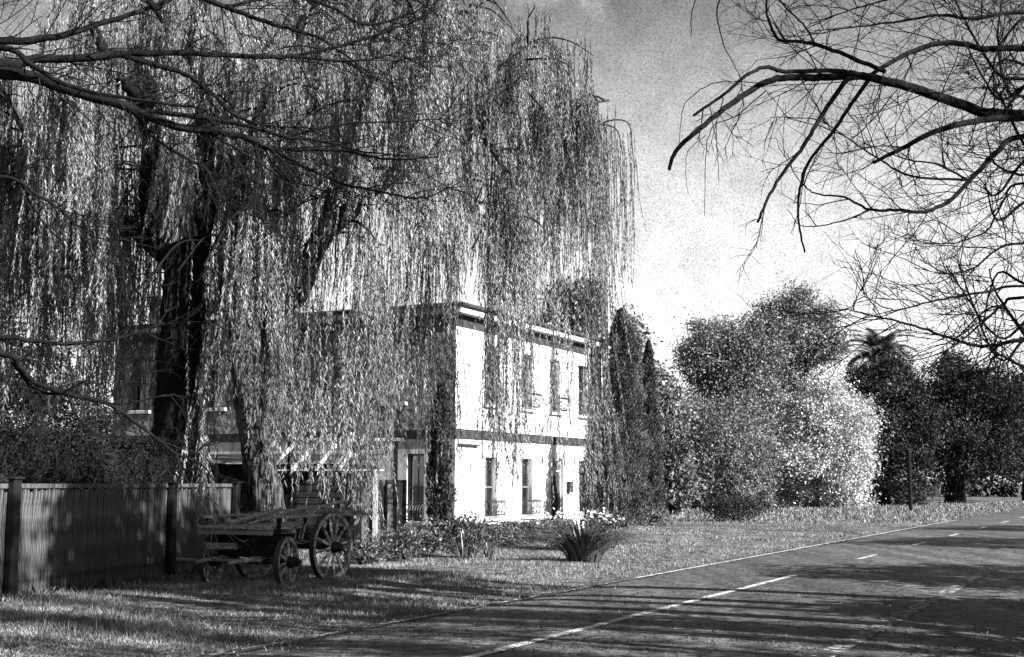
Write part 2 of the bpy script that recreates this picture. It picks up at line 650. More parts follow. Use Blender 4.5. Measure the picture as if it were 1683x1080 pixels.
mb.quad((0, LEN_F, 0), (-LEN_E, LEN_F, 0), (-LEN_E, LEN_F, Z5), (0, LEN_F, Z5))
mb.build('wall', M['stone'], house)


def band(z0, z1, out, name, m, over=0.0):
    mb = MB()
    # front strip then end strip, butting at the corner
    mb.box(-0.1, out, -out, LEN_F + over, z0, z1)
    mb.box(-LEN_E - over, -0.1 - 0.003, -out, 0.1, z0, z1)
    return mb.build(name, m, house, bevel=0.01)


band(Z1, Z2, 0.05, 'string_course', M['paint_dark'])
band(Z3, Z4, 0.03, 'frieze', M['paint_dark'])
band(Z4, Z5, 0.34, 'cornice', M['paint_white'], 0.34)
mb = MB()
mb.tube([(0.40, -0.4, Z5 + 0.05), (0.40, LEN_F + 0.3, Z5 + 0.05)], 0.07, 8)
mb.tube([(0.40, -0.4, Z5 + 0.05), (-LEN_E - 0.3, -0.4, Z5 + 0.05)], 0.07, 8)
mb.build('gutter', M['paint_dark'], house)
# low hipped iron roof
mb = MB()
e = 0.36
zr, zt = Z5 + 0.06, Z5 + 0.75
c0, c1, c2, c3 = (e, -e, zr), (e, LEN_F + e, zr), (-LEN_E - e, LEN_F + e, zr), (-LEN_E - e, -e, zr)
r0, r1 = (-LEN_F / 2, LEN_F / 2, zt), (-LEN_E + LEN_F / 2, LEN_F / 2, zt)
mb.V += [c0, c1, c2, c3, r0, r1]
mb.Q += [(0, 1, 4), (1, 2, 5, 4), (2, 3, 5), (3, 0, 4, 5)]
roof = mb.build('roof', M['tin'], house)
for (cx_, cy_, h_) in ((-13.4, 1.6, 1.25), (-6.5, 9.5, 1.4)):
    mb = MB()
    mb.box(cx_ - 0.42, cx_ + 0.42, cy_ - 0.32, cy_ + 0.32, Z5, Z5 + h_)
    mb.box(cx_ - 0.5, cx_ + 0.5, cy_ - 0.4, cy_ + 0.4, Z5 + h_, Z5 + h_ + 0.16)
    mb.box(cx_ - 0.25, cx_ - 0.05, cy_ - 0.12, cy_ + 0.12, Z5 + h_ + 0.16, Z5 + h_ + 0.5)
    mb.build('chimney', M['stone'], roof, bevel=0.012)


def to_house(axis, u, d, z):
    """u along wall, d outwards"""
    return (d, u, z) if axis == 'f' else (-u, -d, z)


def wbox(mb, axis, u0, u1, d0, d1, z0, z1):
    p = [to_house(axis, u0, d0, z0), to_house(axis, u1, d1, z1)]
    lo = [min(p[0][i], p[1][i]) for i in range(3)]
    hi = [max(p[0][i], p[1][i]) for i in range(3)]
    mb.box(lo[0], hi[0], lo[1], hi[1], lo[2], hi[2])


def window(axis, u0, u1, z0, z1, railing=True):
    fr = MB()
    t = 0.06
    wbox(fr, axis, u0 + 0.004, u0 + t, -0.24, -0.14, z0 + 0.004, z1 - 0.004)
    wbox(fr, axis, u1 - t, u1 - 0.004, -0.24, -0.14, z0 + 0.004, z1 - 0.004)
    wbox(fr, axis, u0 + t, u1 - t, -0.238, -0.142, z1 - t, z1 - 0.004)
    wbox(fr, axis, u0 + t, u1 - t, -0.238, -0.142, z0 + 0.004, z0 + t)
    zm = (z0 + z1) / 2
    wbox(fr, axis, u0 + t, u1 - t, -0.236, -0.15, zm - 0.03, zm + 0.03)
    um = (u0 + u1) / 2
    win = fr.build('window', M['frame'], house)
    bars = MB()
    wbox(bars, axis, um - 0.013, um + 0.013, -0.215, -0.17, z0 + t, zm - 0.03)
    wbox(bars, axis, um - 0.013, um + 0.013, -0.215, -0.17, zm + 0.03, z1 - t)
    bars.build('glazing_bar', M['frame'], win)
    for (a, b) in ((z0 + t, zm - 0.03), (zm + 0.03, z1 - t)):
        for (p, q) in ((u0 + t, um - 0.013), (um + 0.013, u1 - t)):
            g_ = MB()
            wbox(g_, axis, p, q, -0.2, -0.19, a, b)
            g_.build('pane', M['glass'], win)
    cu = MB()
    for (a, b) in ((u0 + 0.02, u0 + 0.30 * (u1 - u0)), (u1 - 0.26 * (u1 - u0), u1 - 0.02)):
        n = 8
        for k in range(n):
            ua, ub = a + (b - a) * k / n, a + (b - a) * (k + 1) / n
            da, db = -0.33 - 0.03 * (k % 2), -0.33 - 0.03 * ((k + 1) % 2)
            cu.quad(to_house(axis, ua, da, z0), to_house(axis, ub, db, z0), to_house(axis, ub, db, z1 + 0.05), to_house(axis, ua, da, z1 + 0.05))
    cu.build('curtain', M['curtain'], win)
    sl = MB()
    wbox(sl, axis, u0 - 0.1, u1 + 0.1, -0.1, 0.12, z0 - 0.12, z0 - 0.003)
    sl.build('sill', M['paint_white'], win, bevel=0.01)
    if railing:
        rl = MB()
        w0, w1 = u0 - 0.10, u1 + 0.10
        zb, ztp = z0 + 0.06, z0 + 0.52
        dep = 0.27
        for z_ in (zb, ztp):
            rl.tube([to_house(axis, w0, 0.0, z_), to_house(axis, w0, dep, z_), to_house(axis, w1, dep, z_), to_house(axis, w1, 0.0, z_)], 0.016, 4)
        n = 9
        for k in range(n + 1):
            u = w0 + (w1 - w0) * k / n
            pts = [to_house(axis, u, dep + 0.13 * math.sin(math.pi * (s ** 0.7)) , zb + (ztp - zb) * (1 - s)) for s in np.linspace(0, 1, 7)]
            rl.tube(pts, 0.015, 4)
            # scroll under the top rail
            if k < n:
                uc = u + (w1 - w0) / n / 2
                sc = [to_house(axis, uc + 0.04 * math.cos(a), dep + 0.05, ztp + 0.05 + 0.04 * math.sin(a)) for a in np.linspace(0, 5.0, 8)]
                rl.tube(sc, 0.008, 3)
        for s_ in (w0, w1):
            for dd in (0.1, 0.2):
                pts = [to_house(axis, s_ + (0.0), dd + 0.05 * math.sin(math.pi * s), zb + (ztp - zb) * s) for s in np.linspace(0, 1, 5)]
                rl.tube(pts, 0.010, 4)
        rl.build('railing', M['iron'], win)
    return win


for a, b in upper_f:
    window('f', a, b, UB, UT)
for a, b in lower_f:
    window('f', a, b, LB, LT)
for a, b in upper_e:
    window('e', a, b, UB, UT, False)
for a, b in lower_e:
    window('e', a, b, LB - 0.1, LT + 0.08, a < 2)
# door with panels, step, downpipe, letter plate
mb = MB()
wbox(mb, 'f', DOOR[0] + 0.07, DOOR[1] - 0.07, -0.23, -0.18, DOOR[2] + 0.01, 2.12)
door = mb.build('door', M['paint_dark'], house)
for (a, b) in ((DOOR[0] + 0.15, 7.59), (7.66, DOOR[1] - 0.15)):
    for (c, d) in ((0.28, 0.95), (1.1, 1.98)):
        mb = MB()
        wbox(mb, 'f', a, b, -0.178, -0.165, c, d)
        mb.build('panel', M['paint_dark'], door, bevel=0.01)
mb = MB()
mb.tube([to_house('f', DOOR[0] + 0.16, -0.17, 1.05), to_house('f', DOOR[0] + 0.16, -0.1, 1.05)], 0.03, 8)
mb.build('handle', M['iron'], door)
mb = MB()
for (a, b, c, d) in ((DOOR[0] + 0.004, DOOR[0] + 0.07, 0.124, 2.616), (DOOR[1] - 0.07, DOOR[1] - 0.004, 0.124, 2.616), (DOOR[0] + 0.07, DOOR[1] - 0.07, 2.55, 2.616), (DOOR[0] + 0.07, DOOR[1] - 0.07, 2.12, 2.18)):
    wbox(mb, 'f', a, b, -0.24, -0.1, c, d)
mb.build('door_frame', M['paint_white'], house)
mb = MB()
wbox(mb, 'f', DOOR[0] + 0.07, DOOR[1] - 0.07, -0.2, -0.19, 2.18, 2.55)
mb.build('fanlight', M['glass'], house)
mb = MB()
wbox(mb, 'f', DOOR[0] - 0.25, DOOR[1] + 0.25, 0.004, 0.5, -0.1, 0.115)
mb.build('door_step', M['stone'], house, bevel=0.015)
mb = MB()
wbox(mb, 'f', 8.42, 8.75, 0.002, 0.16, 1.38, 1.78)
mb.build('meter_box', M['paint_dark'], house, bevel=0.01)
mb = MB()
mb.tube([to_house('f', 11.6, 0.08, 0.05), to_house('f', 11.6, 0.08, 6.6), to_house('f', 11.6, 0.36, 7.0), to_house('f', 11.6, 0.40, Z5)], 0.045, 8)
mb.build('downpipe', M['pipe'], house)
mb = MB()
wbox(mb, 'f', 0.15, 1.45, 0.002, 0.10, 2.88, 2.95)
mb.build('bracket_rail', M['paint_dark'], house)


# ------------------------------------------------------------------ fences, gate and pergola
def local_board(w, h, t, point=0.0):
    mb = MB()
    mb.box(0, w, -t / 2, t / 2, 0, h)
    return mb


fA, fB = np.array([-8.6, 10.5]), np.array([-5.75, 26.6])
fence_len = float(np.linalg.norm(fB - fA))
fence_ang = math.atan2(fB[1] - fA[1], fB[0] - fA[0])
fence = thing('paling_fence', 'long weathered grey paling fence with dark posts along the verge', 'fence', (fA[0], fA[1], 0), fence_ang)
pw = 0.098
pal_mesh = []
for k in range(4):
    mb = MB()
    h_ = 1.60 + 0.012 * k
    mb.box(0, pw - 0.008 - 0.002 * k, -0.011, 0.011, 0.03, h_)
    me = bpy.data.meshes.new('paling')
    me.from_pydata(mb.V, [], mb.Q)
    me.materials.append(M['fence'])
    pal_mesh.append(me)
n_pal = int(fence_len / pw)
for k in range(n_pal):
    o = link('paling', pal_mesh[random.randrange(4)], None, fence)
    o.location = (k * pw, -0.035 + random.uniform(-0.006, 0.006), random.uniform(-0.02, 0.0))
    o.rotation_euler = (random.uniform(-0.006, 0.006), random.uniform(-0.008, 0.008), random.uniform(-0.05, 0.05))
for z_ in (0.35, 1.25):
    mb = MB()
    mb.box(0, fence_len, 0.0, 0.05, z_, z_ + 0.08)
    mb.build('rail', M['post'], fence)
mb = MB()
mb.box(0, fence_len, -0.075, 0.05, 1.63, 1.70)
mb.build('capping_rail', M['fence'], fence, bevel=0.006)
for u in (2.0, 8.0, 13.2, 16.2):
    mb = MB()
    hpost = 1.76 if u == 8.0 else 1.70
    mb.box(u - 0.10, u + 0.10, -0.17, -0.078, -0.1, hpost)
    mb.box(u - 0.13, u + 0.13, -0.20, -0.07, hpost, hpost + 0.04)
    mb.build('post', M['post'], fence, bevel=0.008)

# gate fence beside the house
gA = np.array([-4.12, 33.4])
gate = thing('board_gate', 'tall pale vertical board gate between dark posts beside the cart wheel', 'gate', (gA[0], gA[1], 0), R(-14))
bm_ = []
x_ = 0.0
for seg in ((0.02, 0.42), (0.64, 0.86), (0.95, 1.36)):
    n = max(2, round((seg[1] - seg[0]) / 0.14))
    for k in range(n):
        w_ = (seg[1] - seg[0]) / n
        mb = MB()
        mb.box(seg[0] + k * w_, seg[0] + (k + 1) * w_ - 0.006, -0.015, 0.015, 0.04, 1.72)
        o = mb.build('board', M['fence_pale'], gate)
for u in (-0.06, 0.905, 1.41):
    mb = MB()
    mb.box(u - 0.04, u + 0.04, -0.06, 0.06, -0.1, 1.80)
    mb.build('post', M['post'], gate, bevel=0.006)
mb = MB()
mb.box(0.46, 0.62, -0.02, 0.02, 0.0, 1.2)
mb.build('gap_board', M['post'], gate)
mb = MB()
mb.box(0.62, 1.37, -0.035, 0.035, 1.722, 1.80)
mb.build('top_rail', M['fence'], gate)
mb = MB()
mb.box(0.99, 1.15, -0.035, -0.018, 1.22, 1.29)
mb.build('letter_plate', M['paint_white'], gate)
mb = MB()
for k in range(4):
    mb.box(1.0 + k * 0.035, 1.02 + k * 0.035, -0.035, -0.018, 1.33, 1.33 + 0.07 + 0.05 * (k % 2))
mb.build('gate_ornament', M['paint_white'], gate)

# dark shed with bare pergola battens in front
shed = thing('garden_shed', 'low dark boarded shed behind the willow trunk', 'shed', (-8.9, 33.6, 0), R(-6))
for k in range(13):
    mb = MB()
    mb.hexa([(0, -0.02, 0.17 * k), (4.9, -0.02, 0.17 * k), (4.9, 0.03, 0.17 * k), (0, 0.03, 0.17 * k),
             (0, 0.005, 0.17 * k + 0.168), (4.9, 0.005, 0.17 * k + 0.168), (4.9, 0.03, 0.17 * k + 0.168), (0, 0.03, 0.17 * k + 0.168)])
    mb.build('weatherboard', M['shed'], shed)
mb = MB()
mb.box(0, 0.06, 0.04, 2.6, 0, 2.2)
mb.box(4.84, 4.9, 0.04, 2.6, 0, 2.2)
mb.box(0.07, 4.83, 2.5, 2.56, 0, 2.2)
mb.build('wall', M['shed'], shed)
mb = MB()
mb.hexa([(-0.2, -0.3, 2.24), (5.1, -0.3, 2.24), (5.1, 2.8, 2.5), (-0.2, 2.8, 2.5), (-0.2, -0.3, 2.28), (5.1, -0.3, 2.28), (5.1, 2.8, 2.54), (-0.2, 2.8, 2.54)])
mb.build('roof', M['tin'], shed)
perg = thing('pergola', 'bare white pergola with sloping battens over the dark shed front', 'pergola', (-5.95, 30.6, 0), R(-6))
for x_ in (0.0, 2.75):
    mb = MB()
    mb.box(x_ - 0.05, x_ + 0.05, -0.05, 0.05, -0.1, 2.0)
    mb.build('post', M['pipe'], perg)
for x_ in (0.0, 2.75):
    mb = MB()
    mb.box(x_ - 0.05, x_ + 0.05, 2.35, 2.45, -0.1, 2.78)
    mb.build('post', M['post'], perg)
mb = MB()
mb.box(-0.4, 2.95, -0.025, 0.025, 2.003, 2.035)
mb.build('beam', M['paint_white'], perg)
mb = MB()
mb.box(-0.4, 2.95, 2.37, 2.43, 2.783, 2.86)
mb.build('beam', M['paint_white'], perg)
for k in range(5):
    x_ = -0.3 + k * 0.55
    mb = MB()
    mb.hexa([(x_, -0.25, 2.0), (x_ + 0.05, -0.25, 2.0), (x_ + 0.05, 2.5, 2.87), (x_, 2.5, 2.87),
             (x_, -0.25, 2.09), (x_ + 0.05, -0.25, 2.09), (x_ + 0.05, 2.5, 2.96), (x_, 2.5, 2.96)])
    mb.build('batten', M['paint_white'], perg)


# ------------------------------------------------------------------ cart
cart = thing('farm_cart', 'old weathered horse cart with spoked wheels parked under the willow', 'cart', (-4.2, 22.4, 0.02), -ROAD)


def wheel(r, width, spokes, loc, rz, dish=0.0):
    """axle along local x"""
    rim = MB()
    n = 36
    prof = ((r - 0.075, -width / 2), (r - 0.012, -width / 2), (r - 0.012, width / 2), (r - 0.075, width / 2))
    for k in range(n):
        a0, a1 = 2 * math.pi * k / n, 2 * math.pi * (k + 1) / n
        for i in range(4):
            p, q = prof[i], prof[(i + 1) % 4]
            rim.quad((p[1], p[0] * math.cos(a0), p[0] * math.sin(a0)), (p[1], p[0] * math.cos(a1), p[0] * math.sin(a1)),
                     (q[1], q[0] * math.cos(a1), q[0] * math.sin(a1)), (q[1], q[0] * math.cos(a0), q[0] * math.sin(a0)))
    w = rim.build('wheel', M['woodwheel'], cart)
    ty = MB()
    prof = ((r - 0.011, -width / 2 - 0.004), (r, -width / 2 - 0.004), (r, width / 2 + 0.004), (r - 0.011, width / 2 + 0.004))
    for k in range(n):
        a0, a1 = 2 * math.pi * k / n, 2 * math.pi * (k + 1) / n
        for i in range(4):
            p, q = prof[i], prof[(i + 1) % 4]
            ty.quad((p[1], p[0] * math.cos(a0), p[0] * math.sin(a0)), (p[1], p[0] * math.cos(a1), p[0] * math.sin(a1)),
                    (q[1], q[0] * math.cos(a1), q[0] * math.sin(a1)), (q[1], q[0] * math.cos(a0), q[0] * math.sin(a0)))
    ty.build('iron_tyre', M['iron'], w)
    for k in range(spokes):
        a = 2 * math.pi * (k + 0.3) / spokes
        sp = MB()
        sp.tube([(0.03, 0.07 * math.cos(a), 0.07 * math.sin(a)), (0.0, (r - 0.07) * math.cos(a), (r - 0.07) * math.sin(a))], [0.030, 0.021], 6)
        sp.build('spoke', M['woodwheel'], w)
    hb = MB()
    hb.tube([(-0.14, 0, 0), (-0.08, 0, 0), (0.0, 0, 0), (0.10, 0, 0), (0.17, 0, 0), (0.22, 0, 0)], [0.07, 0.09, 0.11, 0.095, 0.075, 0.065], 14)
    hb.build('hub', M['wood_dark'], w, smooth=False)
    hc = MB()
    hc.tube([(0.20, 0, 0), (0.27, 0, 0)], [0.045, 0.04], 10)
    hc.build('hub_cap', M['iron'], w)
    w.location = loc
    w.rotation_euler = (0, 0, rz)
    return w


RW, FW = 0.61, 0.42
wheel(RW, 0.085, 12, (0.85, 0.65, RW - 0.03), 0)
wheel(RW, 0.085, 12, (-0.80, 0.65, RW - 0.03), math.pi)
wheel(FW, 0.075, 10, (0.80, -0.58, FW - 0.03), R(12))
wheel(FW, 0.075, 10, (-0.62, -0.75, FW - 0.03), math.pi + R(12))
for (y_, z_, x0, x1) in ((0.65, RW - 0.03, -0.7, 0.75), (-0.62, FW - 0.03, -0.55, 0.72)):
    mb = MB()
    mb.tube([(x0, y_, z_), (x1, y_, z_)], 0.045, 8)
    mb.build('axle', M['iron'], cart)
for k in range(7):
    mb = MB()
    x0 = -0.75 + k * 0.208
    ja, jb = random.uniform(-0.06, 0.06), random.uniform(-0.1, 0.1)
    mb.box(x0, x0 + 0.195, -1.02 + ja, 1.55 + jb, 0.925 + random.uniform(-0.008, 0.008), 0.97 + random.uniform(-0.006, 0.008))
    mb.build('plank', M['wood'], cart, bevel=0.006)
for y_ in (-0.92, -0.3, 0.35, 1.0, 1.45):
    mb = MB()
    mb.box(-0.78, 0.74, y_ - 0.045, y_ + 0.045, 0.835, 0.915)
    mb.build('cross_beam', M['wood'], cart, bevel=0.006)
for x_ in (-0.45, 0.42):
    mb = MB()
    mb.box(x_ - 0.045, x_ + 0.045, -1.0, 1.75, 0.71, 0.832)
    mb.build('long_beam', M['wood_dark'], cart, bevel=0.006)
for x_ in (-0.45, 0.42):      # leaf springs over the big axle, bolster blocks over the small one
    for q in range(3):
        mb = MB()
        pts = [(x_ + 0.08, 0.65 + t * (0.5 - 0.1 * q), 0.66 + 0.04 * q - 0.0 + 0.06 * (t * t) - 0.02) for t in np.linspace(-1, 1, 9)]
        mb.tube(pts, 0.016, 4)
        mb.build('leaf_spring', M['iron'], cart)
mb = MB()
mb.box(-0.55, 0.6, -0.72, -0.52, 0.46, 0.70)
mb.build('bolster', M['wood_dark'], cart, bevel=0.01)
mb = MB()
mb.tube([(0.0, -0.62, 0.45), (0.0, -0.62, 0.71)], 0.05, 8)
mb.build('king_pin', M['iron'], cart)
# side rails on stanchions
for x_ in (-0.78, 0.72):
    for y_ in (-0.7, 0.05, 0.75, 1.35):
        mb = MB()
        mb.box(x_ - 0.022, x_ + 0.022, y_ - 0.03, y_ + 0.03, 0.86, 1.10)
        mb.build('stanchion', M['wood_dark'], cart)
    mb = MB()
    mb.box(x_ - 0.035, x_ + 0.035, -0.85, 1.95, 1.10, 1.15)
    mb.build('side_rail', M['wood'], cart, bevel=0.006)
for y_ in (0.95, 1.5):
    mb = MB()
    mb.box(-0.82, 0.95, y_ - 0.035, y_ + 0.035, 1.153, 1.20)
    mb.build('top_rail', M['wood'], cart, bevel=0.006)
# curved iron bands over the big wheels
for x_ in (0.66, 0.74, 0.60):
    q = (0.66, 0.74, 0.60).index(x_)
    mb = MB()
    pts = [(x_, 0.65 + (RW + 0.10 - 0.03 * q) * math.cos(a) - 0.05 * q, RW + 0.02 + (RW + 0.06 - 0.02 * q) * math.sin(a)) for a in np.linspace(R(55), R(170), 14)]
    mb.tube(pts, 0.017, 5)
    mb.build('wheel_guard', M['woodwheel'], cart)
# shafts lying forward and low cross bar
for x_ in (-0.42, 0.36):
    mb = MB()
    mb.tube([(x_, -0.6, 0.44), (x_ * 0.95, -0.9, 0.435), (x_ * 0.9, -1.2, 0.42), (x_ * 0.85, -1.45, 0.40)], [0.045, 0.042, 0.036, 0.03], 8)
    mb.build('shaft', M['wood'], cart)
mb = MB()
mb.tube([(-1.25, -0.9, 0.40), (0.55, -0.95, 0.42)], 0.028, 7)
mb.build('swingle_bar', M['wood'], cart)
mb = MB()
mb.tube([(0.97, 0.80, 0.62), (1.0, 0.82, 0.52), (1.0, 0.88, 0.40), (0.98, 0.95, 0.36), (0.97, 1.0, 0.44), (0.97, 0.98, 0.56)], 0.02, 6)
mb.build('brake_hook', M['iron'], cart)
mb = MB()
mb.box(-0.55, 0.1, -1.04, -0.98, 0.60, 0.70)
mb.build('foot_board', M['wood'], cart)


def pole(label, a, b, r0=0.035, r1=0.026):
    a, b = np.array(a), np.array(b)
    c = Matrix.Translation((-4.2, 22.4, 0.02)) @ Matrix.Rotation(-ROAD, 4, 'Z')
    pts = [np.array(c @ Vector(tuple(a + (b - a) * t + np.array([0.02 * math.sin(5 * t), 0, 0.012 * math.sin(7 * t)])))) for t in np.linspace(0, 1, 6)]
    mb = MB()
    mb.tube(pts, list(np.linspace(r0, r1, 6)), 7)
    o = mb.build('timber_pole', M['wood'], None)
    return tag(o, label, 'pole', 'loose poles lying on the cart')


pole('thick grey pole lying slanted on the near end of the cart', (-0.2, -0.85, 1.01), (0.0, 0.35, 1.24), 0.04, 0.03)
pole('thin pale pole next to the thick pole on the cart bed', (0.12, -0.75, 1.0), (0.22, 0.5, 1.235), 0.032, 0.024)
pole('pole on the cart pointing up over the large spoked wheel', (0.35, 0.1, 1.19), (0.72, 1.15, 1.36), 0.034, 0.024)
pole('pole resting flat along the far side of the cart', (-0.55, -0.5, 1.005), (-0.3, 1.35, 1.225), 0.04, 0.03)


# ------------------------------------------------------------------ plants: helpers
def crown_points(lobes, n_clumps, per, spread, shell=(0.7, 1.0)):
    """clumps near the outside of ellipsoid lobes; per leaves in each clump"""
    lobes = [(np.array(c, float), np.array(r_, float)) for c, r_ in lobes]
    vol = np.array([r_.prod() ** (2 / 3) for _, r_ in lobes])
    idx = rng.choice(len(lobes), n_clumps, p=vol / vol.sum())
    d = unit(rng.normal(size=(n_clumps, 3)))
    rad = rng.uniform(shell[0], shell[1], n_clumps)[:, None]
    c = np.array([l[0] for l in lobes])[idx]
    r_ = np.array([l[1] for l in lobes])[idx]
    cen = c + d * r_ * rad
    sp = spread * rng.uniform(0.5, 1.4, n_clumps)
    pos = cen[:, None, :] + rng.normal(size=(n_clumps, per, 3)) * sp[:, None, None] * np.array([1, 1, 0.7])
    out = np.repeat(d[:, None, :], per, 1)
    return pos.reshape(-1, 3), out.reshape(-1, 3)


def foliage(name, lobes, n_clumps, per, spread, size, m, parent, droop=0.3, shell=(0.7, 1.0), aspect=0.45, zmin=0.05, kind='stuff', tri=False):
    pos, out = crown_points(lobes, n_clumps, per, spread, shell)
    keep = pos[:, 2] > zmin
    pos, out = pos[keep], out[keep]
    ax = unit(out * 0.7 + rng.normal(size=pos.shape) * 0.8 + np.array([0, 0, -droop]))
    ln = size * rng.uniform(0.6, 1.4, len(pos))
    V, Q = (tri_leaf_arrays if tri else leaf_arrays)(pos, ax, ln, ln * aspect)
    return link(name, mesh_arrays(name, V, Q), m, parent, kind)


def stems(parent, base_r, tips, r0, m, name='trunk', kind=None, bend=0.15):
    tb = Tubes()
    for b, t in tips:
        b, t = np.array(b, float), np.array(t, float)
        L = np.linalg.norm(t - b)
        mid = (b + t) / 2 + rng.normal(size=3) * L * bend * 0.5
        p = smooth_path([b, mid, t], 5)
        tb.add(p, np.linspace(r0, r0 * 0.25, len(p)), 5)
    return tb.build(name, m, parent, kind)


def gz(x, y):
    return float(hgt(np.array(x), np.array(y)))


def uneven(lobes, n=5, k=0.42):
    out = list(lobes)
    for c, r_ in lobes:
        c, r_ = np.array(c), np.array(r_)
        for q in range(n):
            d = unit(rng.normal(size=3))
            s_ = k * rng.uniform(0.5, 1.1)
            out.append((tuple(c + d * r_ * rng.uniform(0.75, 1.05)), tuple(r_ * s_)))
    return out


def tree(label, loc, lobes, trunk_h, trunk_r, n, per, spread, size, m, bark='bark_dark', group=None, droop=0.3, name='tree', shell=(0.7, 1.0), aspect=0.45, limbs=7):
    if group and 'lawn' in group:
        lobes = uneven(lobes)
    t = thing(name, label, 'tree', (loc[0], loc[1], gz(loc[0], loc[1])), 0, group)
    tb = Tubes()
    top = np.array([rng.normal() * 0.2, rng.normal() * 0.2, trunk_h])
    p = smooth_path([(0, 0, -0.2), (0.05, 0.03, trunk_h * 0.4), tuple(top)], 6)
    tb.add(p, np.linspace(trunk_r * 1.25, trunk_r * 0.75, len(p)), 9)
    for k in range(limbs):
        c, r_ = lobes[k % len(lobes)]
        e = np.array(c) + rng.normal(size=3) * np.array(r_) * 0.45
        s = np.array([0, 0, trunk_h * rng.uniform(0.7, 0.98)])
        mid = (s + e) / 2 + np.array([0, 0, -0.08 * np.linalg.norm(e - s)]) + rng.normal(size=3) * 0.1 * np.linalg.norm(e - s)
        q = smooth_path([s, mid, e], 5)
        tb.add(q, np.linspace(trunk_r * 0.5, trunk_r * 0.08, len(q)), 6)
    tb.build('trunk', M[bark], t)
    far = bool(group) and 'lawn' in group
    foliage('crown', lobes, n, per, spread, size, M[m], t, droop, shell, 0.6 if far else aspect, zmin=0.1, tri=far)
    return t


def cypress(label, loc, h, r, n, m='cypress', group=None, name='cypress_tree', base=0.1, taper=0.75):
    t = thing(name, label, 'tree', (loc[0], loc[1], gz(loc[0], loc[1])), 0, group)
    tb = Tubes()
    tb.add(np.array([(0, 0, -0.2), (0, 0, h * 0.5), (0, 0, h * 0.93)]), np.array([0.14, 0.09, 0.02]), 7)
    tb.build('trunk', M['bark_dark'], t)
    u = rng.uniform(0, 1, n) ** 0.9
    z = base + u * (h - base)
    prof = np.minimum(1, (u * 9 + 0.5)) * (1 - u ** 1.8) ** taper
    a = rng.uniform(0, 2 * math.pi, n)
    lump = 1 + 0.22 * np.sin(a * 3 + z * 2.3) + 0.15 * np.sin(a * 5 - z * 3.7 + 1) + 0.12 * np.sin(z * 6 + a)
    rad = r * prof * lump * rng.uniform(0.55, 1.02, n)
    pos = np.stack([rad * np.cos(a), rad * np.sin(a), z], 1)
    out = np.stack([np.cos(a), np.sin(a), np.full(n, 1.6)], 1)
    ax = unit(out + rng.normal(size=(n, 3)) * 0.45)
    ln = rng.uniform(0.05, 0.15, n)
    V, Q = leaf_arrays(pos, ax, ln, ln * 0.38)
    link('crown', mesh_arrays('crown', V, Q), M[m], t, 'stuff')
    return t


def shrub(label, loc, rad, h, n, per, size, m, name='shrub', cat='shrub', group=None, spread=None, stems_n=8, droop=-0.2, aspect=0.4):
    t = thing(name, label, cat, (loc[0], loc[1], gz(loc[0], loc[1])), 0, group)
    lobes = [((0, 0, h * 0.5), (rad[0], rad[1], h * 0.5))]
    for k in range(4):
        a = rng.uniform(0, 6.28)
        lobes.append(((math.cos(a) * rad[0] * 0.55, math.sin(a) * rad[1] * 0.55, h * rng.uniform(0.35, 0.7)), (rad[0] * 0.5, rad[1] * 0.5, h * 0.32)))
    foliage('foliage', lobes, n, per, spread or 0.35 * min(rad[0], h / 2), size, M[m], t, droop, (0.45, 1.0), aspect)
    tips = []
    for k in range(stems_n):
        a = rng.uniform(0, 6.28)
        q = rng.uniform(0.3, 0.9)
        tips.append(((0.08 * math.cos(a), 0.08 * math.sin(a), -0.05), (q * rad[0] * math.cos(a), q * rad[1] * math.sin(a), h * rng.uniform(0.7, 1.02))))
    stems(t, 0, tips, 0.018, M['twig'], 'stem')
    return t


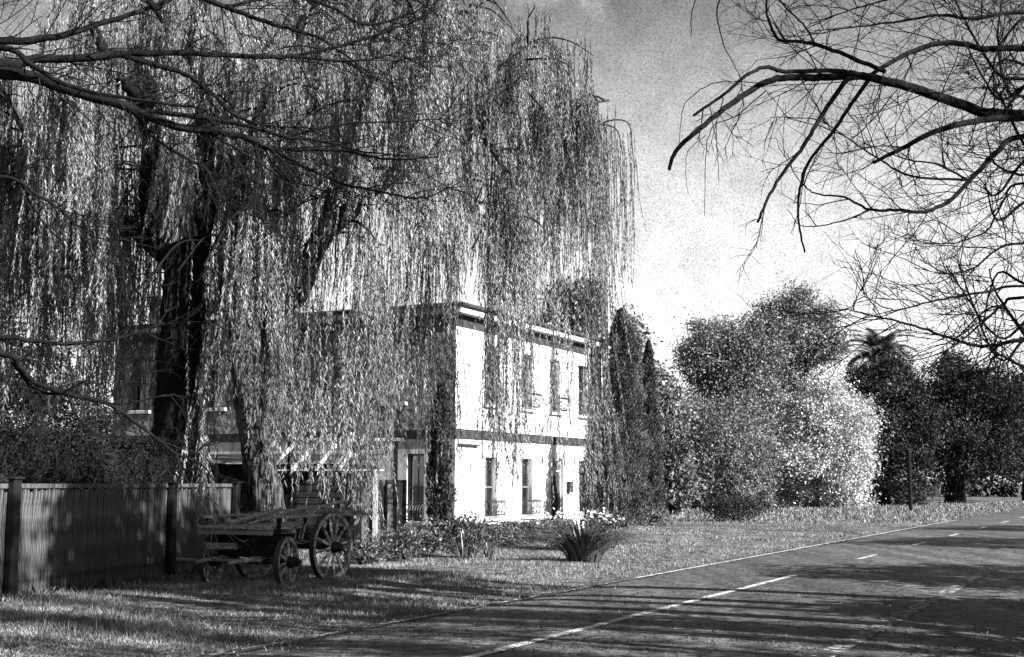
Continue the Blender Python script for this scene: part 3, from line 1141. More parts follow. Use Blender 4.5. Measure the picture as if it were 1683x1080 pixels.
# ------------------------------------------------------------------ willows
class Willow:
    def __init__(self, label, base, m='willow'):
        self.t = thing('weeping_willow', label, 'tree', base, 0, 'weeping willows in front of the house')
        self.base = np.array(base, float)
        self.twigs = Tubes()
        self.m = m
        self.roots = []       # (point, weight length limit)
        self.LV = []

    bark = 'willow_bark'

    def limb(self, pts, r0, r1, name='branch', sides=10, rough=0.06, bark=None):
        p = smooth_path(pts, 7)
        rad = np.linspace(r0, r1, len(p)) * (1 + rng.normal(size=len(p)) * rough)
        tb = Tubes()
        tb.add(p - self.base, rad, sides)
        tb.build(name, M[bark or self.bark], self.t)
        return p

    def sprays(self, path, n, reach, start=0.25, up=0.5):
        """arching side shoots from a limb, the ends of which carry the hanging strands"""
        L = len(path)
        for k in range(n):
            i = int(rng.uniform(start, 1.0) * (L - 1))
            p0 = path[i]
            a = rng.uniform(0, 2 * math.pi)
            d = unit(np.array([math.cos(a), math.sin(a), up * rng.uniform(0.3, 1.6)]))
            ln = reach * rng.uniform(0.5, 1.2)
            n_s = 8
            pts = [p0]
            for s in range(n_s):
                d = unit(d + np.array([0, 0, -0.19]) + rng.normal(size=3) * 0.13)
                pts.append(pts[-1] + d * ln / n_s)
            pts = np.array(pts)
            self.twigs.add(pts - self.base, np.linspace(0.035, 0.010, len(pts)), 4)
            for s in range(2, n_s + 1):
                for q in range(2):
                    self.roots.append((pts[s] + rng.normal(size=3) * 0.12, 1.0))

    def strands(self, roots, lmin, lmax, zfloor, dens=42, cluster=(3, 8), crad=0.13):
        """hanging leafy strands below each root, in tight bunches"""
        for (p, wgt) in roots:
            nb = rng.integers(cluster[0], cluster[1])
            Lb = rng.uniform(lmin, lmax) * wgt
            for b in range(nb):
                q = p + rng.normal(size=3) * np.array([crad, crad, 0.12])
                L = min(Lb * rng.uniform(0.6, 1.1), q[2] - zfloor * rng.uniform(0.8, 1.5))
                if L < 0.4:
                    continue
                self.strand(q, L, dens)

    GAPS = ((644, 702, 690, 860, 60), (751, 792, 505, 860, 60), (874, 899, 540, 860, 60), (918, 929, 540, 860, 60), (812, 818, 540, 700, 60), (864, 873, 540, 700, 60), (903, 908, 560, 700, 60), (838, 846, 540, 860, 60), (936, 958, 590, 860, 60), (488, 605, 330, 500, 29.6), (268, 322, 400, 730, 30.6), (318, 356, 190, 400, 30.6), (196, 262, 130, 340, 30.0))

    def strand(self, q, L, dens):
        # the crown is thin where the heavy limbs and some of the house front show through
        px, py, dd = project(q)
        pyb = project(q - np.array([0, 0, L]))[1]
        for (x0, x1, y0, y1, dg) in self.GAPS:
            if x0 < px < x1 and dd < dg and py < y1 and pyb > y0 and rng.uniform() < 0.9:
                if py < y0 + 20:
                    L = L * (y0 - py) / (pyb - py) * rng.uniform(0.6, 1.0)
                    if L < 0.3:
                        return
                else:
                    return
        n = max(4, int(L / 0.45))
        s = np.linspace(0, 1, n)
        sway = rng.normal(size=2) * 0.13 * L ** 0.5
        ph = rng.uniform(0, 6.28, 2)
        pts = np.stack([q[0] + sway[0] * s ** 1.5 + 0.07 * np.sin(ph[0] + s * L * 1.3) * s, q[1] + sway[1] * s ** 1.5 + 0.07 * np.sin(ph[1] + s * L * 1.1) * s, q[2] - L * s], 1)
        self.twigs.add(pts - self.base, np.linspace(0.006, 0.003, n), 3)
        m = int(L * dens)
        u = rng.uniform(0.02, 1, m)
        f = u * (n - 1)
        i = np.minimum(f.astype(int), n - 2)
        w = (f - i)[:, None]
        pos = pts[i] * (1 - w) + pts[i + 1] * w
        self.LV.append(pos)

    def finish(self):
        self.twigs.build('shoots', M['twig'], self.t, 'stuff')
        pos = np.concatenate(self.LV)
        a = rng.uniform(0, 2 * math.pi, len(pos))
        ax = unit(np.stack([np.cos(a), np.sin(a), -rng.uniform(0.9, 3.8, len(pos))], 1))
        ln = rng.uniform(0.06, 0.15, len(pos))
        V, T = tri_leaf_arrays(pos - self.base, ax, ln, ln * 0.19)
        link('crown', mesh_arrays('crown', V, T), M[self.m], self.t, 'stuff')
        print('willow leaves', len(pos))


def PX(*pts):
    return [P(a, b, c) for a, b, c in pts]


# front willow: ribbed trunk behind the cart, crown reaching over the house front
bA = G(436, 928)
bA = np.array([P(436, 850, 27.0)[0], 27.0, 0.0])
wa = Willow('large weeping willow with ribbed pale trunk behind the cart', bA)
tr = wa.limb([bA + np.array([0.12, 0, -0.2])] + PX((440, 846, 27), (428, 770, 27), (413, 690, 27.1), (402, 610, 27.2), (396, 540, 27.3)), 0.42, 0.27, 'trunk', 16, 0.05)
l1 = wa.limb(PX((396, 560, 27.3), (430, 518, 27.5), (488, 482, 27.7), (522, 402, 28), (575, 345, 28.5), (640, 292, 29), (720, 250, 30), (785, 212, 31)), 0.30, 0.14, bark='bark_dark')
l2 = wa.limb(PX((785, 212, 31), (825, 150, 31.4), (850, 95, 32), (880, 60, 32.6)), 0.11, 0.04)
l3 = wa.limb(PX((785, 215, 31), (822, 265, 30.4), (846, 320, 30), (852, 390, 29.7)), 0.10, 0.03)
l4 = wa.limb(PX((770, 218, 31), (850, 190, 32), (915, 190, 33), (960, 172, 33.6), (1000, 165, 34)), 0.10, 0.03)
l5 = wa.limb(PX((396, 545, 27.3), (372, 440, 27.8), (395, 300, 28.5), (440, 160, 29.5), (500, 30, 31), (540, -70, 32)), 0.25, 0.08)
l6 = wa.limb(PX((522, 402, 28), (560, 280, 27), (610, 150, 26.5), (650, 40, 26.5), (680, -60, 27)), 0.15, 0.05)
l7 = wa.limb(PX((640, 292, 29), (700, 170, 31), (760, 60, 33), (800, -20, 34.5)), 0.12, 0.04)
l8 = wa.limb(PX((395, 300, 28.5), (330, 180, 30), (280, 60, 31.5)), 0.13, 0.05)
wa.sprays(l1, 16, 2.2, 0.45)
wa.sprays(l2, 14, 2.0, 0.2)
wa.sprays(l3, 8, 1.3, 0.2, 0.2)
wa.sprays(l4, 14, 1.7, 0.3)
wa.sprays(l5, 20, 2.8, 0.45)
wa.sprays(l6, 18, 2.4, 0.35)
wa.sprays(l7, 16, 2.4, 0.3)
wa.sprays(l8, 10, 2.4, 0.4)
wa.strands([r for r in wa.roots if rng.uniform() < 0.20], 1.0, 5.2, 2.2, cluster=(6, 14), crad=0.11, dens=42)
wa.strands([r for r in wa.roots if rng.uniform() < 0.22], 0.5, 2.2, 2.2, cluster=(2, 5), crad=0.2, dens=42)


def curtain(wl, cx_, half, top, bottom, d, n, dens=42, jd=0.6):
    """a hanging bunch: n strands about one spot"""
    arc = None
    if top < 470:
        e = rng.uniform(50, 110)
        arc = smooth_path([P(cx_ - e, top + rng.uniform(-5, 40), d - 0.4), P(cx_ - e * 0.5, top - 30, d - 0.2), P(cx_, top - 28, d), P(cx_ + half * 0.9, top + 12, d), P(cx_ + half * 1.4, top + 60, d)], 6)
        wl.twigs.add(arc - wl.base, np.linspace(0.03, 0.006, len(arc)), 4)
    for k in range(n):
        px = cx_ + rng.normal() * half * 0.5
        dd = d + rng.normal() * jd
        if arc is not None:
            q = arc[rng.integers(8, len(arc))] + rng.normal(size=3) * np.array([0.08, 0.25, 0.06])
            px = project(q)[0]
            dd = q[1]
        else:
            q = P(px, top + rng.normal() * 25, dd)
        zb = P(px, bottom + abs(rng.normal()) * -55, dd)[2]
        L = q[2] - zb
        if L > 0.4:
            wl.strand(q, L, dens)


for c in ((655, 12, 350, 740, 29.5, 16), (690, 16, 330, 690, 31, 20), (720, 16, 320, 790, 33, 26), (742, 10, 360, 700, 33, 12),
          (770, 5, 300, 800, 32, 5), (797, 8, 330, 760, 31, 9), (822, 14, 330, 700, 33, 9), (848, 14, 380, 790, 31, 12), (868, 10, 350, 800, 32.5, 11),
          (897, 10, 280, 640, 33, 18), (915, 7, 250, 800, 33, 6), (760, 4, 500, 760, 32, 5), (808, 5, 520, 790, 31, 5), (832, 9, 520, 810, 32, 9), (857, 5, 560, 820, 31.5, 5), (884, 6, 500, 740, 32.5, 8), (799, 4, 500, 830, 31, 6), (824, 7, 500, 800, 32, 10), (852, 5, 500, 830, 31.5, 7), (910, 4, 480, 850, 33, 7), (968, 6, 500, 870, 34, 14), (908, 5, 520, 830, 33, 7), (932, 6, 480, 700, 33.4, 7), (945, 8, 260, 600, 34, 8), (972, 10, 240, 850, 34.5, 30), (990, 8, 230, 610, 34.5, 14),
          (1012, 12, 240, 490, 34.8, 16), (1032, 8, 230, 480, 35, 8), (600, 24, 400, 800, 28, 26), (562, 20, 520, 780, 28, 22), (520, 20, 500, 720, 27.5, 16),
          (470, 18, 380, 740, 27.2, 24), (455, 10, 400, 815, 26.4, 14), (428, 12, 380, 640, 26, 26), (405, 10, 400, 700, 26, 18), (385, 12, 420, 600, 26.4, 18), (500, 10, 560, 840, 27.6, 16), (540, 12, 560, 850, 27.8, 18), (585, 12, 600, 870, 28, 18), (630, 10, 480, 800, 29, 16), (612, 10, 560, 905, 28.5, 14), (575, 14, 560, 840, 28, 14)):
    curtain(wa, *c)
wa.finish()

# rear willow, dark trunk behind the hedge
bB = np.array([P(288, 800, 30.0)[0], 30.0, 0.0])
wb = Willow('dark trunked weeping willow growing behind the paling fence', bB)
wb.bark = 'bark_dark'
wb.limb([bB + np.array([0, 0, -0.2])] + PX((286, 800, 30), (288, 700, 30), (296, 580, 30), (300, 480, 30), (302, 430, 30)), 0.62, 0.44, 'trunk', 16, 0.05)
m1 = wb.limb(PX((304, 470, 30), (325, 390, 30), (338, 320, 30), (350, 255, 30), (345, 190, 30.5), (322, 110, 31), (335, -10, 32)), 0.36, 0.12)
m2 = wb.limb(PX((300, 450, 30), (270, 400, 30), (245, 330, 29.8), (250, 240, 29.5), (238, 170, 29.5), (195, 125, 29.5), (150, 40, 30)), 0.34, 0.12)
m3 = wb.limb(PX((285, 440, 30), (230, 385, 30.2), (160, 340, 30.5), (100, 330, 31), (40, 250, 32)), 0.22, 0.07)
m4 = wb.limb(PX((305, 530, 30), (335, 510, 30.2), (375, 480, 31), (420, 380, 32.5), (470, 260, 34), (520, 140, 35)), 0.22, 0.07)
m5 = wb.limb(PX((322, 110, 31), (260, 20, 31), (200, -50, 31)), 0.14, 0.06)
m6 = wb.limb(PX((100, 330, 31), (20, 180, 32), (-40, 60, 33)), 0.10, 0.04)
wb.sprays(m1, 20, 2.5, 0.45)
wb.sprays(m2, 22, 2.7, 0.4)
wb.sprays(m3, 14, 2.2, 0.35)
wb.sprays(m4, 16, 2.4, 0.4)
wb.sprays(m5, 12, 2.6, 0.2)
wb.sprays(m6, 14, 2.4, 0.2)
wb.strands([r for r in wb.roots if rng.uniform() < 0.19], 1.2, 6.2, 2.6, cluster=(6, 14), crad=0.11, dens=42)
wb.strands([r for r in wb.roots if rng.uniform() < 0.22], 0.5, 2.2, 2.6, cluster=(2, 5), crad=0.2, dens=42)
for c in ((345, 10, 430, 860, 27.5, 20), (335, 8, 700, 935, 24.5, 8), (365, 12, 420, 700, 29, 14), (230, 26, 300, 640, 31, 16), (150, 30, 300, 660, 31.5, 20),
          (60, 30, 260, 600, 32, 20), (20, 20, 280, 560, 32, 14), (270, 14, 330, 700, 29.4, 12), (200, 18, 320, 700, 31, 12), (100, 24, 330, 560, 31, 12)):
    curtain(wb, *c, dens=38)
wb.finish()


# ------------------------------------------------------------------ bare foreground trees
class Bare:
    def __init__(self, label, base, group):
        self.t = thing('bare_tree', label, 'tree', base, 0, group)
        self.base = np.array(base, float)
        self.tw = Tubes()
        self.count = 0

    def limb(self, pts, r0, r1, name='branch', sides=7, per=6):
        p = smooth_path(pts, per)
        p[2:-1] += rng.normal(size=p[2:-1].shape) * 0.003
        tb = Tubes()
        tb.add(p - self.base, np.linspace(r0, r1, len(p)), sides)
        o = tb.build(name, M['bark_dark'], self.t)
        return p

    def twig(self, p0, d, L, r, level, drop):
        n = 6 if level < 2 else 5
        pts = [p0]
        for k in range(n):
            d = unit(d + rng.normal(size=3) * 0.12 + np.array([0, 0, drop]))
            pts.append(pts[-1] + d * L / n)
        pts = np.array(pts)
        self.tw.add(pts - self.base, np.linspace(r, r * 0.45, n + 1), 4 if r > 0.008 else 3)
        self.count += 1
        if level >= 3 or L < 0.16:
            return
        m = rng.integers(2, 5)
        for k in range(m):
            f = rng.uniform(0.2, 0.98) * n
            i = min(int(f), n - 1)
            q = pts[i] + (pts[i + 1] - pts[i]) * (f - i)
            ang = R(rng.uniform(22, 58))
            perp = unit(np.cross(d, rng.normal(size=3)))
            dd = unit(unit(pts[i + 1] - pts[i]) * math.cos(ang) + perp * math.sin(ang))
            self.twig(q, dd, L * rng.uniform(0.4, 0.72), r * 0.62, level + 1, drop)

    def clothe(self, path, n, L, r, lo=0.1, hi=1.0, level=1, drop=0.02, bias=None):
        for k in range(n):
            f = rng.uniform(lo, hi) * (len(path) - 1)
            i = min(int(f), len(path) - 2)
            q = path[i] + (path[i + 1] - path[i]) * (f - i)
            tan = unit(path[i + 1] - path[i])
            perp = unit(np.cross(tan, rng.normal(size=3)))
            a = R(rng.uniform(25, 65))
            d = tan * math.cos(a) + perp * math.sin(a)
            if bias is not None:
                d = unit(d + np.array(bias))
            self.twig(q, d, L * rng.uniform(0.5, 1.25), r, level, drop)

    def finish(self):
        self.tw.build('crown', M['twig'], self.t, 'stuff')
        print('twigs', self.count)


def dep(pts, d0, d1):
    n = len(pts)
    return [P(a, b, d0 + (d1 - d0) * k / (n - 1)) for k, (a, b) in enumerate(pts)]


# right tree
bR = np.array([7.6, 12.0, 0.0])
rt = Bare('leafless tree on the right verge reaching bare dark boughs over the road', bR, 'bare verge trees')
rt.limb([(7.65, 12, -0.2), (7.6, 12, 1.2), (7.5, 12.05, 3.0), (7.4, 12.1, 4.6), (7.2, 12.2, 6.5), (7.1, 12.3, 9.0)], 0.30, 0.10, 'trunk', 12)
tk = lambda z: np.array([7.45 - 0.02 * z, 12.1, z])
RL = []


def rl(root, pts, d0, d1, r0, r1, n=0, L=0.9, lo=0.1, drop=0.02, bias=None, hi=1.0):
    p = dep(pts, d0, d1)
    if root is not None:
        z = min(max(p[0][2] - 0.25, 2.6), 8.6)
        p = [tk(z), (tk(z) * 0.45 + p[0] * 0.55) + np.array([0, 0, 0.1])] + p
    q = rt.limb(p, r0 * 0.58, r1 * 0.62)
    if n:
        rt.clothe(q, int(n * 0.72), L, 0.0065, lo, hi, 1, drop, bias)
    return q


rl(tk(4.6), [(1683, 190), (1620, 185), (1560, 165), (1500, 145), (1450, 132), (1410, 125), (1350, 128), (1290, 128), (1255, 137), (1200, 172), (1140, 220), (1110, 250), (1100, 278)], 11.5, 10.2, 0.10, 0.024, 22, 0.9, 0.15, -0.02, hi=0.62)
rl(None, [(1445, 131), (1400, 120), (1360, 116), (1290, 118), (1260, 110), (1225, 125), (1190, 155), (1140, 190)], 10.9, 10.0, 0.042, 0.018, 3, 0.5, 0.3, -0.05)
rl(None, [(1395, 127), (1370, 160), (1345, 200), (1320, 240), (1290, 280), (1265, 320), (1245, 365)], 10.8, 10.2, 0.040, 0.018, 3, 0.5, 0.2, -0.03)
rl(None, [(1430, 128), (1400, 170), (1370, 215), (1330, 265), (1315, 310), (1312, 360), (1323, 415)], 10.9, 10.6, 0.034, 0.013, 4, 0.5, 0.2, -0.03)
rl(tk(5.4), [(1683, 80), (1620, 80), (1560, 70), (1505, 82), (1460, 105), (1420, 128)], 11.6, 11.0, 0.06, 0.03, 20, 0.9, 0.2)
rl(None, [(1455, 118), (1400, 95), (1340, 73), (1310, 68), (1280, 65), (1262, 30), (1260, -10)], 11.0, 10.6, 0.036, 0.016, 8, 0.6, 0.1)
rl(None, [(1340, 73), (1320, 40), (1280, 0), (1260, -30)], 10.8, 10.7, 0.016, 0.01, 3, 0.5)
rl(tk(4.4), [(1683, 195), (1600, 200), (1540, 215), (1480, 245), (1436, 267)], 11.2, 10.4, 0.075, 0.024, 10, 0.8, 0.3)
rl(tk(4.1), [(1683, 225), (1640, 250), (1600, 290), (1560, 330), (1520, 348), (1480, 345), (1430, 345), (1390, 325), (1340, 318), (1318, 300)], 11.4, 10.6, 0.055, 0.007, 22, 0.7, 0.25)
rl(None, [(1430, 345), (1380, 365), (1320, 372), (1295, 345)], 10.9, 10.7, 0.013, 0.005, 3, 0.35)
rl(None, [(1590, 296), (1500, 290), (1450, 265), (1390, 225), (1340, 190)], 11.2, 10.8, 0.022, 0.006, 10, 0.6)
rl(None, [(1590, 296), (1540, 270), (1490, 262), (1420, 235)], 11.2, 11.4, 0.02, 0.006, 8, 0.6)
rl(tk(3.1), [(1683, 560), (1640, 568), (1600, 568), (1560, 555), (1510, 538), (1475, 528), (1440, 520), (1410, 513), (1390, 507)], 11.6, 10.8, 0.04, 0.006, 26, 0.75, 0.2, 0.03)
rl(tk(3.6), [(1683, 490), (1650, 500), (1620, 525), (1580, 560), (1545, 582)], 11.5, 11.2, 0.035, 0.008, 16, 0.7, 0.2)
rl(tk(3.7), [(1683, 470), (1620, 480), (1560, 490), (1525, 497), (1470, 510), (1430, 492), (1415, 478)], 11.8, 11.2, 0.028, 0.005, 18, 0.7, 0.2, 0.03)
rl(tk(4.0), [(1683, 400), (1640, 410), (1600, 440), (1560, 450), (1500, 440)], 12, 11.6, 0.03, 0.006, 22, 0.7, 0.2, 0.02)
rl(tk(4.3), [(1683, 300), (1650, 330), (1620, 380), (1560, 400), (1520, 395)], 12, 11.8, 0.03, 0.006, 22, 0.7, 0.2, 0.02)
rl(tk(5.6), [(1683, 20), (1600, 30), (1540, 25), (1480, 35), (1400, 45), (1340, 50)], 12, 11.6, 0.045, 0.008, 26, 0.8, 0.2)
rl(tk(5.8), [(1683, -40), (1600, -30), (1500, -10), (1420, 10), (1330, 40)], 12.2, 11.8, 0.045, 0.008, 26, 0.8, 0.2)
rl(tk(4.8), [(1683, 130), (1640, 120), (1600, 60), (1570, 0), (1550, -60)], 12, 12.2, 0.04, 0.012, 22, 0.8, 0.2)
rl(tk(4.6), [(1683, 160), (1650, 130), (1640, 60), (1650, -20)], 12, 12.4, 0.04, 0.012, 22, 0.8, 0.2)
rl(None, [(1255, 137), (1180, 135), (1130, 165), (1120, 200), (1115, 245)], 10.3, 10.2, 0.008, 0.004)
rl(None, [(1258, 150), (1210, 190), (1170, 210), (1160, 260), (1158, 355)], 10.4, 10.3, 0.010, 0.004, 3, 0.3)
rl(None, [(1166, 170), (1172, 205), (1178, 240), (1182, 300)], 10.2, 10.2, 0.007, 0.004)
rl(None, [(1160, 222), (1130, 250), (1128, 290), (1131, 318)], 10.2, 10.2, 0.006, 0.003)
rl(tk(8.5), [(1600, -120), (1400, -110), (1250, -60), (1183, 0), (1187, 65), (1215, 122)], 11.6, 10.8, 0.03, 0.005, 3, 0.3, 0.4)
rl(None, [(1250, -60), (1180, -50), (1142, 0), (1135, 60)], 11, 10.8, 0.016, 0.006)
for k in range(15):      # thicket of fine shoots filling the near side of the crown
    py0 = rng.uniform(-40, 620)
    dd = rng.uniform(11.4, 13.4)
    q = rt.limb([tk(min(8, max(2.8, P(1760, py0, dd)[2])))] + [P(1790, py0 + rng.uniform(-40, 40), dd), P(1700, py0 + rng.uniform(-50, 50), dd), P(1640, py0 + rng.uniform(-80, 80), dd - 0.2), P(1580 + rng.uniform(-40, 60), py0 + rng.uniform(-110, 110), dd - 0.4)], 0.028, 0.006)
    rt.clothe(q, 9, 0.75, 0.0065, 0.35)
rt.finish()

# left tree
bL = np.array([-6.9, 10.8, 0.0])
lt = Bare('leafless tree at the left edge spreading bare boughs across the willow', bL, 'bare verge trees')
lt.limb([(-6.9, 10.8, -0.2), (-6.85, 10.8, 1.5), (-6.8, 10.9, 3.2), (-6.7, 11, 5.0), (-6.6, 11.1, 7.0), (-6.6, 11.2, 9.0)], 0.32, 0.10, 'trunk', 12)
tl = lambda z: np.array([-6.8, 11.0, z])


def ll(root, pts, d0, d1, r0, r1, n=0, L=0.9, lo=0.1, drop=-0.01, hi=1.0):
    p = dep(pts, d0, d1)
    if root is not None:
        z = min(max(p[0][2] - 0.2, 2.2), 8.6)
        p = [tl(z), (tl(z) * 0.45 + p[0] * 0.55) + np.array([0, 0, 0.1])] + p
    q = lt.limb(p, r0 * 0.8, r1 * 0.85)
    if n:
        lt.clothe(q, n, L, 0.007, lo, hi, 1, drop)
    return q


ll(tl(5.0), [(0, 120), (60, 128), (120, 150), (200, 172), (240, 190), (300, 210), (350, 215), (410, 228), (440, 243), (500, 246), (560, 247), (640, 262), (720, 258)], 11, 11.8, 0.085, 0.008, 30, 0.9, 0.2)
ll(None, [(240, 182), (330, 193), (400, 205), (470, 225), (530, 232), (600, 250), (680, 256)], 11.4, 11.9, 0.032, 0.007, 16, 0.8)
ll(None, [(435, 240), (490, 268), (560, 300), (640, 318), (700, 325), (745, 300)], 11.5, 11.8, 0.025, 0.006, 14, 0.7)
ll(tl(5.2), [(0, 108), (40, 102), (60, 97), (140, 95), (210, 88), (300, 87), (400, 92), (480, 92), (560, 75), (640, 50), (700, 30)], 11, 12, 0.075, 0.008, 28, 1.0, 0.2, 0.0)
ll(None, [(200, 90), (250, 105), (300, 120), (345, 150), (380, 185), (430, 205), (520, 212)], 11.4, 11.8, 0.04, 0.008, 16, 0.8)
ll(tl(5.4), [(0, 68), (90, 60), (160, 40), (240, 15), (320, -20)], 11.2, 11.8, 0.06, 0.02, 16, 0.9, 0.2)
ll(tl(5.3), [(0, 78), (50, 105), (110, 140), (200, 160), (270, 170), (340, 180)], 10.8, 11.2, 0.045, 0.012, 12, 0.8, 0.2)
ll(None, [(215, 178), (240, 210), (265, 235), (310, 262), (340, 280), (355, 315), (380, 335), (430, 360), (470, 358)], 11.3, 11.6, 0.026, 0.005, 12, 0.6)
ll(None, [(330, 212), (400, 250), (460, 290), (520, 310), (580, 330)], 11.4, 11.8, 0.018, 0.005, 10, 0.6)
ll(tl(4.4), [(0, 290), (60, 320), (100, 345), (140, 380), (190, 400)], 10.6, 10.9, 0.03, 0.006, 14, 0.6, 0.2)
ll(tl(6.2), [(200, -60), (330, -5), (380, 15), (450, 40), (520, 60), (560, 85), (620, 130)], 11.4, 12, 0.05, 0.008, 22, 0.8, 0.3)
ll(None, [(375, 12), (440, -5), (520, -20)], 11.6, 12, 0.025, 0.01, 6, 0.7)
ll(tl(5.8), [(200, -20), (400, -30), (540, 10), (600, 40), (680, 20), (720, -10)], 11.6, 12.2, 0.04, 0.008, 20, 0.8, 0.4)
ll(None, [(480, 92), (560, 100), (620, 95), (680, 75)], 11.6, 12.1, 0.02, 0.006, 12, 0.7)
ll(None, [(470, 225), (560, 205), (650, 200), (740, 195)], 11.7, 12.0, 0.018, 0.005, 14, 0.7)
ll(tl(2.9), [(0, 555), (50, 560), (120, 565), (200, 555), (270, 530)], 10.4, 10.9, 0.04, 0.009, 18, 0.6, 0.2, 0.03)
ll(tl(2.8), [(0, 582), (30, 600), (60, 630), (130, 652), (180, 665), (230, 700), (290, 745), (330, 762), (352, 790)], 10.4, 11.0, 0.04, 0.007, 16, 0.55, 0.2, 0.0)
ll(None, [(110, 646), (130, 690), (170, 720)], 10.6, 10.7, 0.018, 0.006, 3, 0.4)
ll(None, [(20, 595), (60, 642), (120, 648), (190, 664), (270, 650), (300, 652)], 10.5, 10.9, 0.02, 0.006, 8, 0.5)
lt.finish()

# ------------------------------------------------------------------ evergreen screen on the right, outside the frame: throws the shade on the road


def off_tree(x, y, h, r, label, n=420):
    zc = h - r * 0.9
    lobes = [((0, 0, zc), (r, r, r * 0.9))] + [((r * 0.6 * math.cos(a), r * 0.6 * math.sin(a), zc - r * 0.4 + 0.5 * k), (r * 0.55, r * 0.55, r * 0.5)) for k, a in enumerate((0.3, 1.9, 3.4, 5.0))]
    return tree(label, (x, y), lobes, zc - r * 0.5, 0.22, n, 26, 0.34, 0.28, 'dark', group='verge trees beside the camera')


def shade_bush(x, y, h, r, label):
    lobes = [((0, 0, h * 0.5), (r, r, h * 0.48))] + [((r * 0.6 * math.cos(a), r * 0.6 * math.sin(a), h * (0.4 + 0.1 * k)), (r * 0.5, r * 0.5, h * 0.28)) for k, a in enumerate((0.3, 1.9, 3.4, 5.0))]
    return tree(label, (x, y), lobes, h * 0.5, 0.16, 360, 26, 0.34, 0.26, 'dark', group='verge trees beside the camera', name='verge_tree')


shade_bush(12.0, 13.6, 4.2, 2.3, 'low dark evergreen on the right verge beside the bare tree')
shade_bush(15.5, 19.5, 5.6, 3.4, 'broad dark evergreen second along the right verge')
shade_bush(23.0, 31.0, 7.5, 3.6, 'broad dark evergreen third along the right verge')
shade_bush(29.5, 41.5, 8.0, 3.8, 'broad dark evergreen farthest along the right verge')
off_tree(9.4, 14.5, 9.9, 2.0, 'slim high crowned evergreen on the right verge behind the bare tree', 60)


def verge_bare(x, y, h, label, seed):
    b = np.array([x, y, 0.0])
    v = Bare(label, b, 'bare verge trees')
    v.limb([b + np.array([0, 0, -0.2]), b + np.array([0.05, 0.02, h * 0.35]), b + np.array([0.1, -0.1, h * 0.7]), b + np.array([0, 0.1, h])], 0.17, 0.03, 'trunk', 10)
    for k in range(13):
        a = k * 2.4 + seed
        z = h * (0.3 + 0.05 * k)
        L = 2.6 - 0.1 * k
        d = np.array([math.cos(a), math.sin(a), 0])
        q = v.limb([b + np.array([0, 0, z]), b + d * L * 0.45 + np.array([0, 0, z + 0.5]), b + d * L + np.array([0, 0, z + 0.8])], 0.06, 0.012)
        v.clothe(q, 7, 0.9, 0.011, 0.3)
    v.finish()


verge_bare(8.6, 6.2, 7.0, 'bare tree on the right verge nearest the camera', 1.1)
verge_bare(10.5, 10.5, 8.5, 'bare slender tree on the right verge beside the leafless boughs', 2.0)
off_tree(9.0, 12.6, 11.4, 2.0, 'slim high crowned evergreen on the right verge before the bare tree', 220)
off_tree(9.8, 16.3, 10.2, 1.6, 'slim high crowned evergreen on the right verge beyond the bare tree', 200)
SHADE_ROW = ((8.4, 7.6, 10.6, 0.48, 'short full'), (9.1, 8.7, 11.0, 0.50, 'fuller'), (9.6, 9.8, 10.8, 0.26, 'thin'), (10.3, 10.9, 11.2, 0.36, 'taller slim'),
       (9.9, 6.5, 11.4, 0.62, 'stoutest'), (11.6, 12.3, 9.6, 0.16, 'thinnest'), (9.4, 5.2, 11.2, 0.55, 'broad first'), (11.0, 9.7, 9.8, 0.2, 'second thin'))
for k, (x, y, h, r, w_) in enumerate(SHADE_ROW):  # unseen row, slim columns shaped so their shadows streak the ground
    cypress(w_ + ' columnar cypress in the unseen shade row on the right verge', (x, y), h, r, 7000, group='unseen columnar shade row on the right verge', taper=0.3, base=0.5)

# ------------------------------------------------------------------ garden plants
hd = thing('clipped_hedge', 'tall dark clipped hedge rising behind the paling fence', 'hedge', (-7.9, 19.5, 0), R(82))


def hedge_leaves(parent, lx, ly, z0, z1, n, size, m, name='foliage'):
    # points on the five exposed faces with a fuzzy depth
    area = np.array([lx * (z1 - z0), lx * (z1 - z0), ly * (z1 - z0), ly * (z1 - z0), lx * ly])
    k = rng.choice(5, n, p=area / area.sum())
    u, v, w = rng.uniform(0, 1, n), rng.uniform(0, 1, n), np.abs(rng.normal(size=n)) * 0.10
    x = np.where(k == 2, w, np.where(k == 3, lx - w, u * lx))
    y = np.where(k == 0, w, np.where(k == 1, ly - w, np.where(k == 4, v * ly, u * ly)))
    z = np.where(k == 4, z1 - w, z0 + (z1 - z0) * v)
    bump_ = 0.10 * np.sin(x * 2.3 + z * 1.7) + 0.07 * np.sin(x * 5.1 - z * 3)
    y = y + bump_ * np.where(k == 0, 1, 0.3)
    z = z + 0.06 * np.sin(x * 3.3) * (z / z1)
    pos = np.stack([x, y, z], 1)
    ax = unit(rng.normal(size=(n, 3)) + np.array([0, 0, 0.3]))
    ln = size * rng.uniform(0.6, 1.4, n)
    V, Q = leaf_arrays(pos, ax, ln, ln * 0.45)
    return link(name, mesh_arrays(name, V, Q), m, parent, 'stuff')


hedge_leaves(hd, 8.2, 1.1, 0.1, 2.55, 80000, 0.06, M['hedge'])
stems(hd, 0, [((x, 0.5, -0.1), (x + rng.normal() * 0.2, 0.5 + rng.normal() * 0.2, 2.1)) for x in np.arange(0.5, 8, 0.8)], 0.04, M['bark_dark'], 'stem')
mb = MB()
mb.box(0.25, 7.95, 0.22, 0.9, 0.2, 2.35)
mb.build('inner_thicket', M['hedge'], hd)

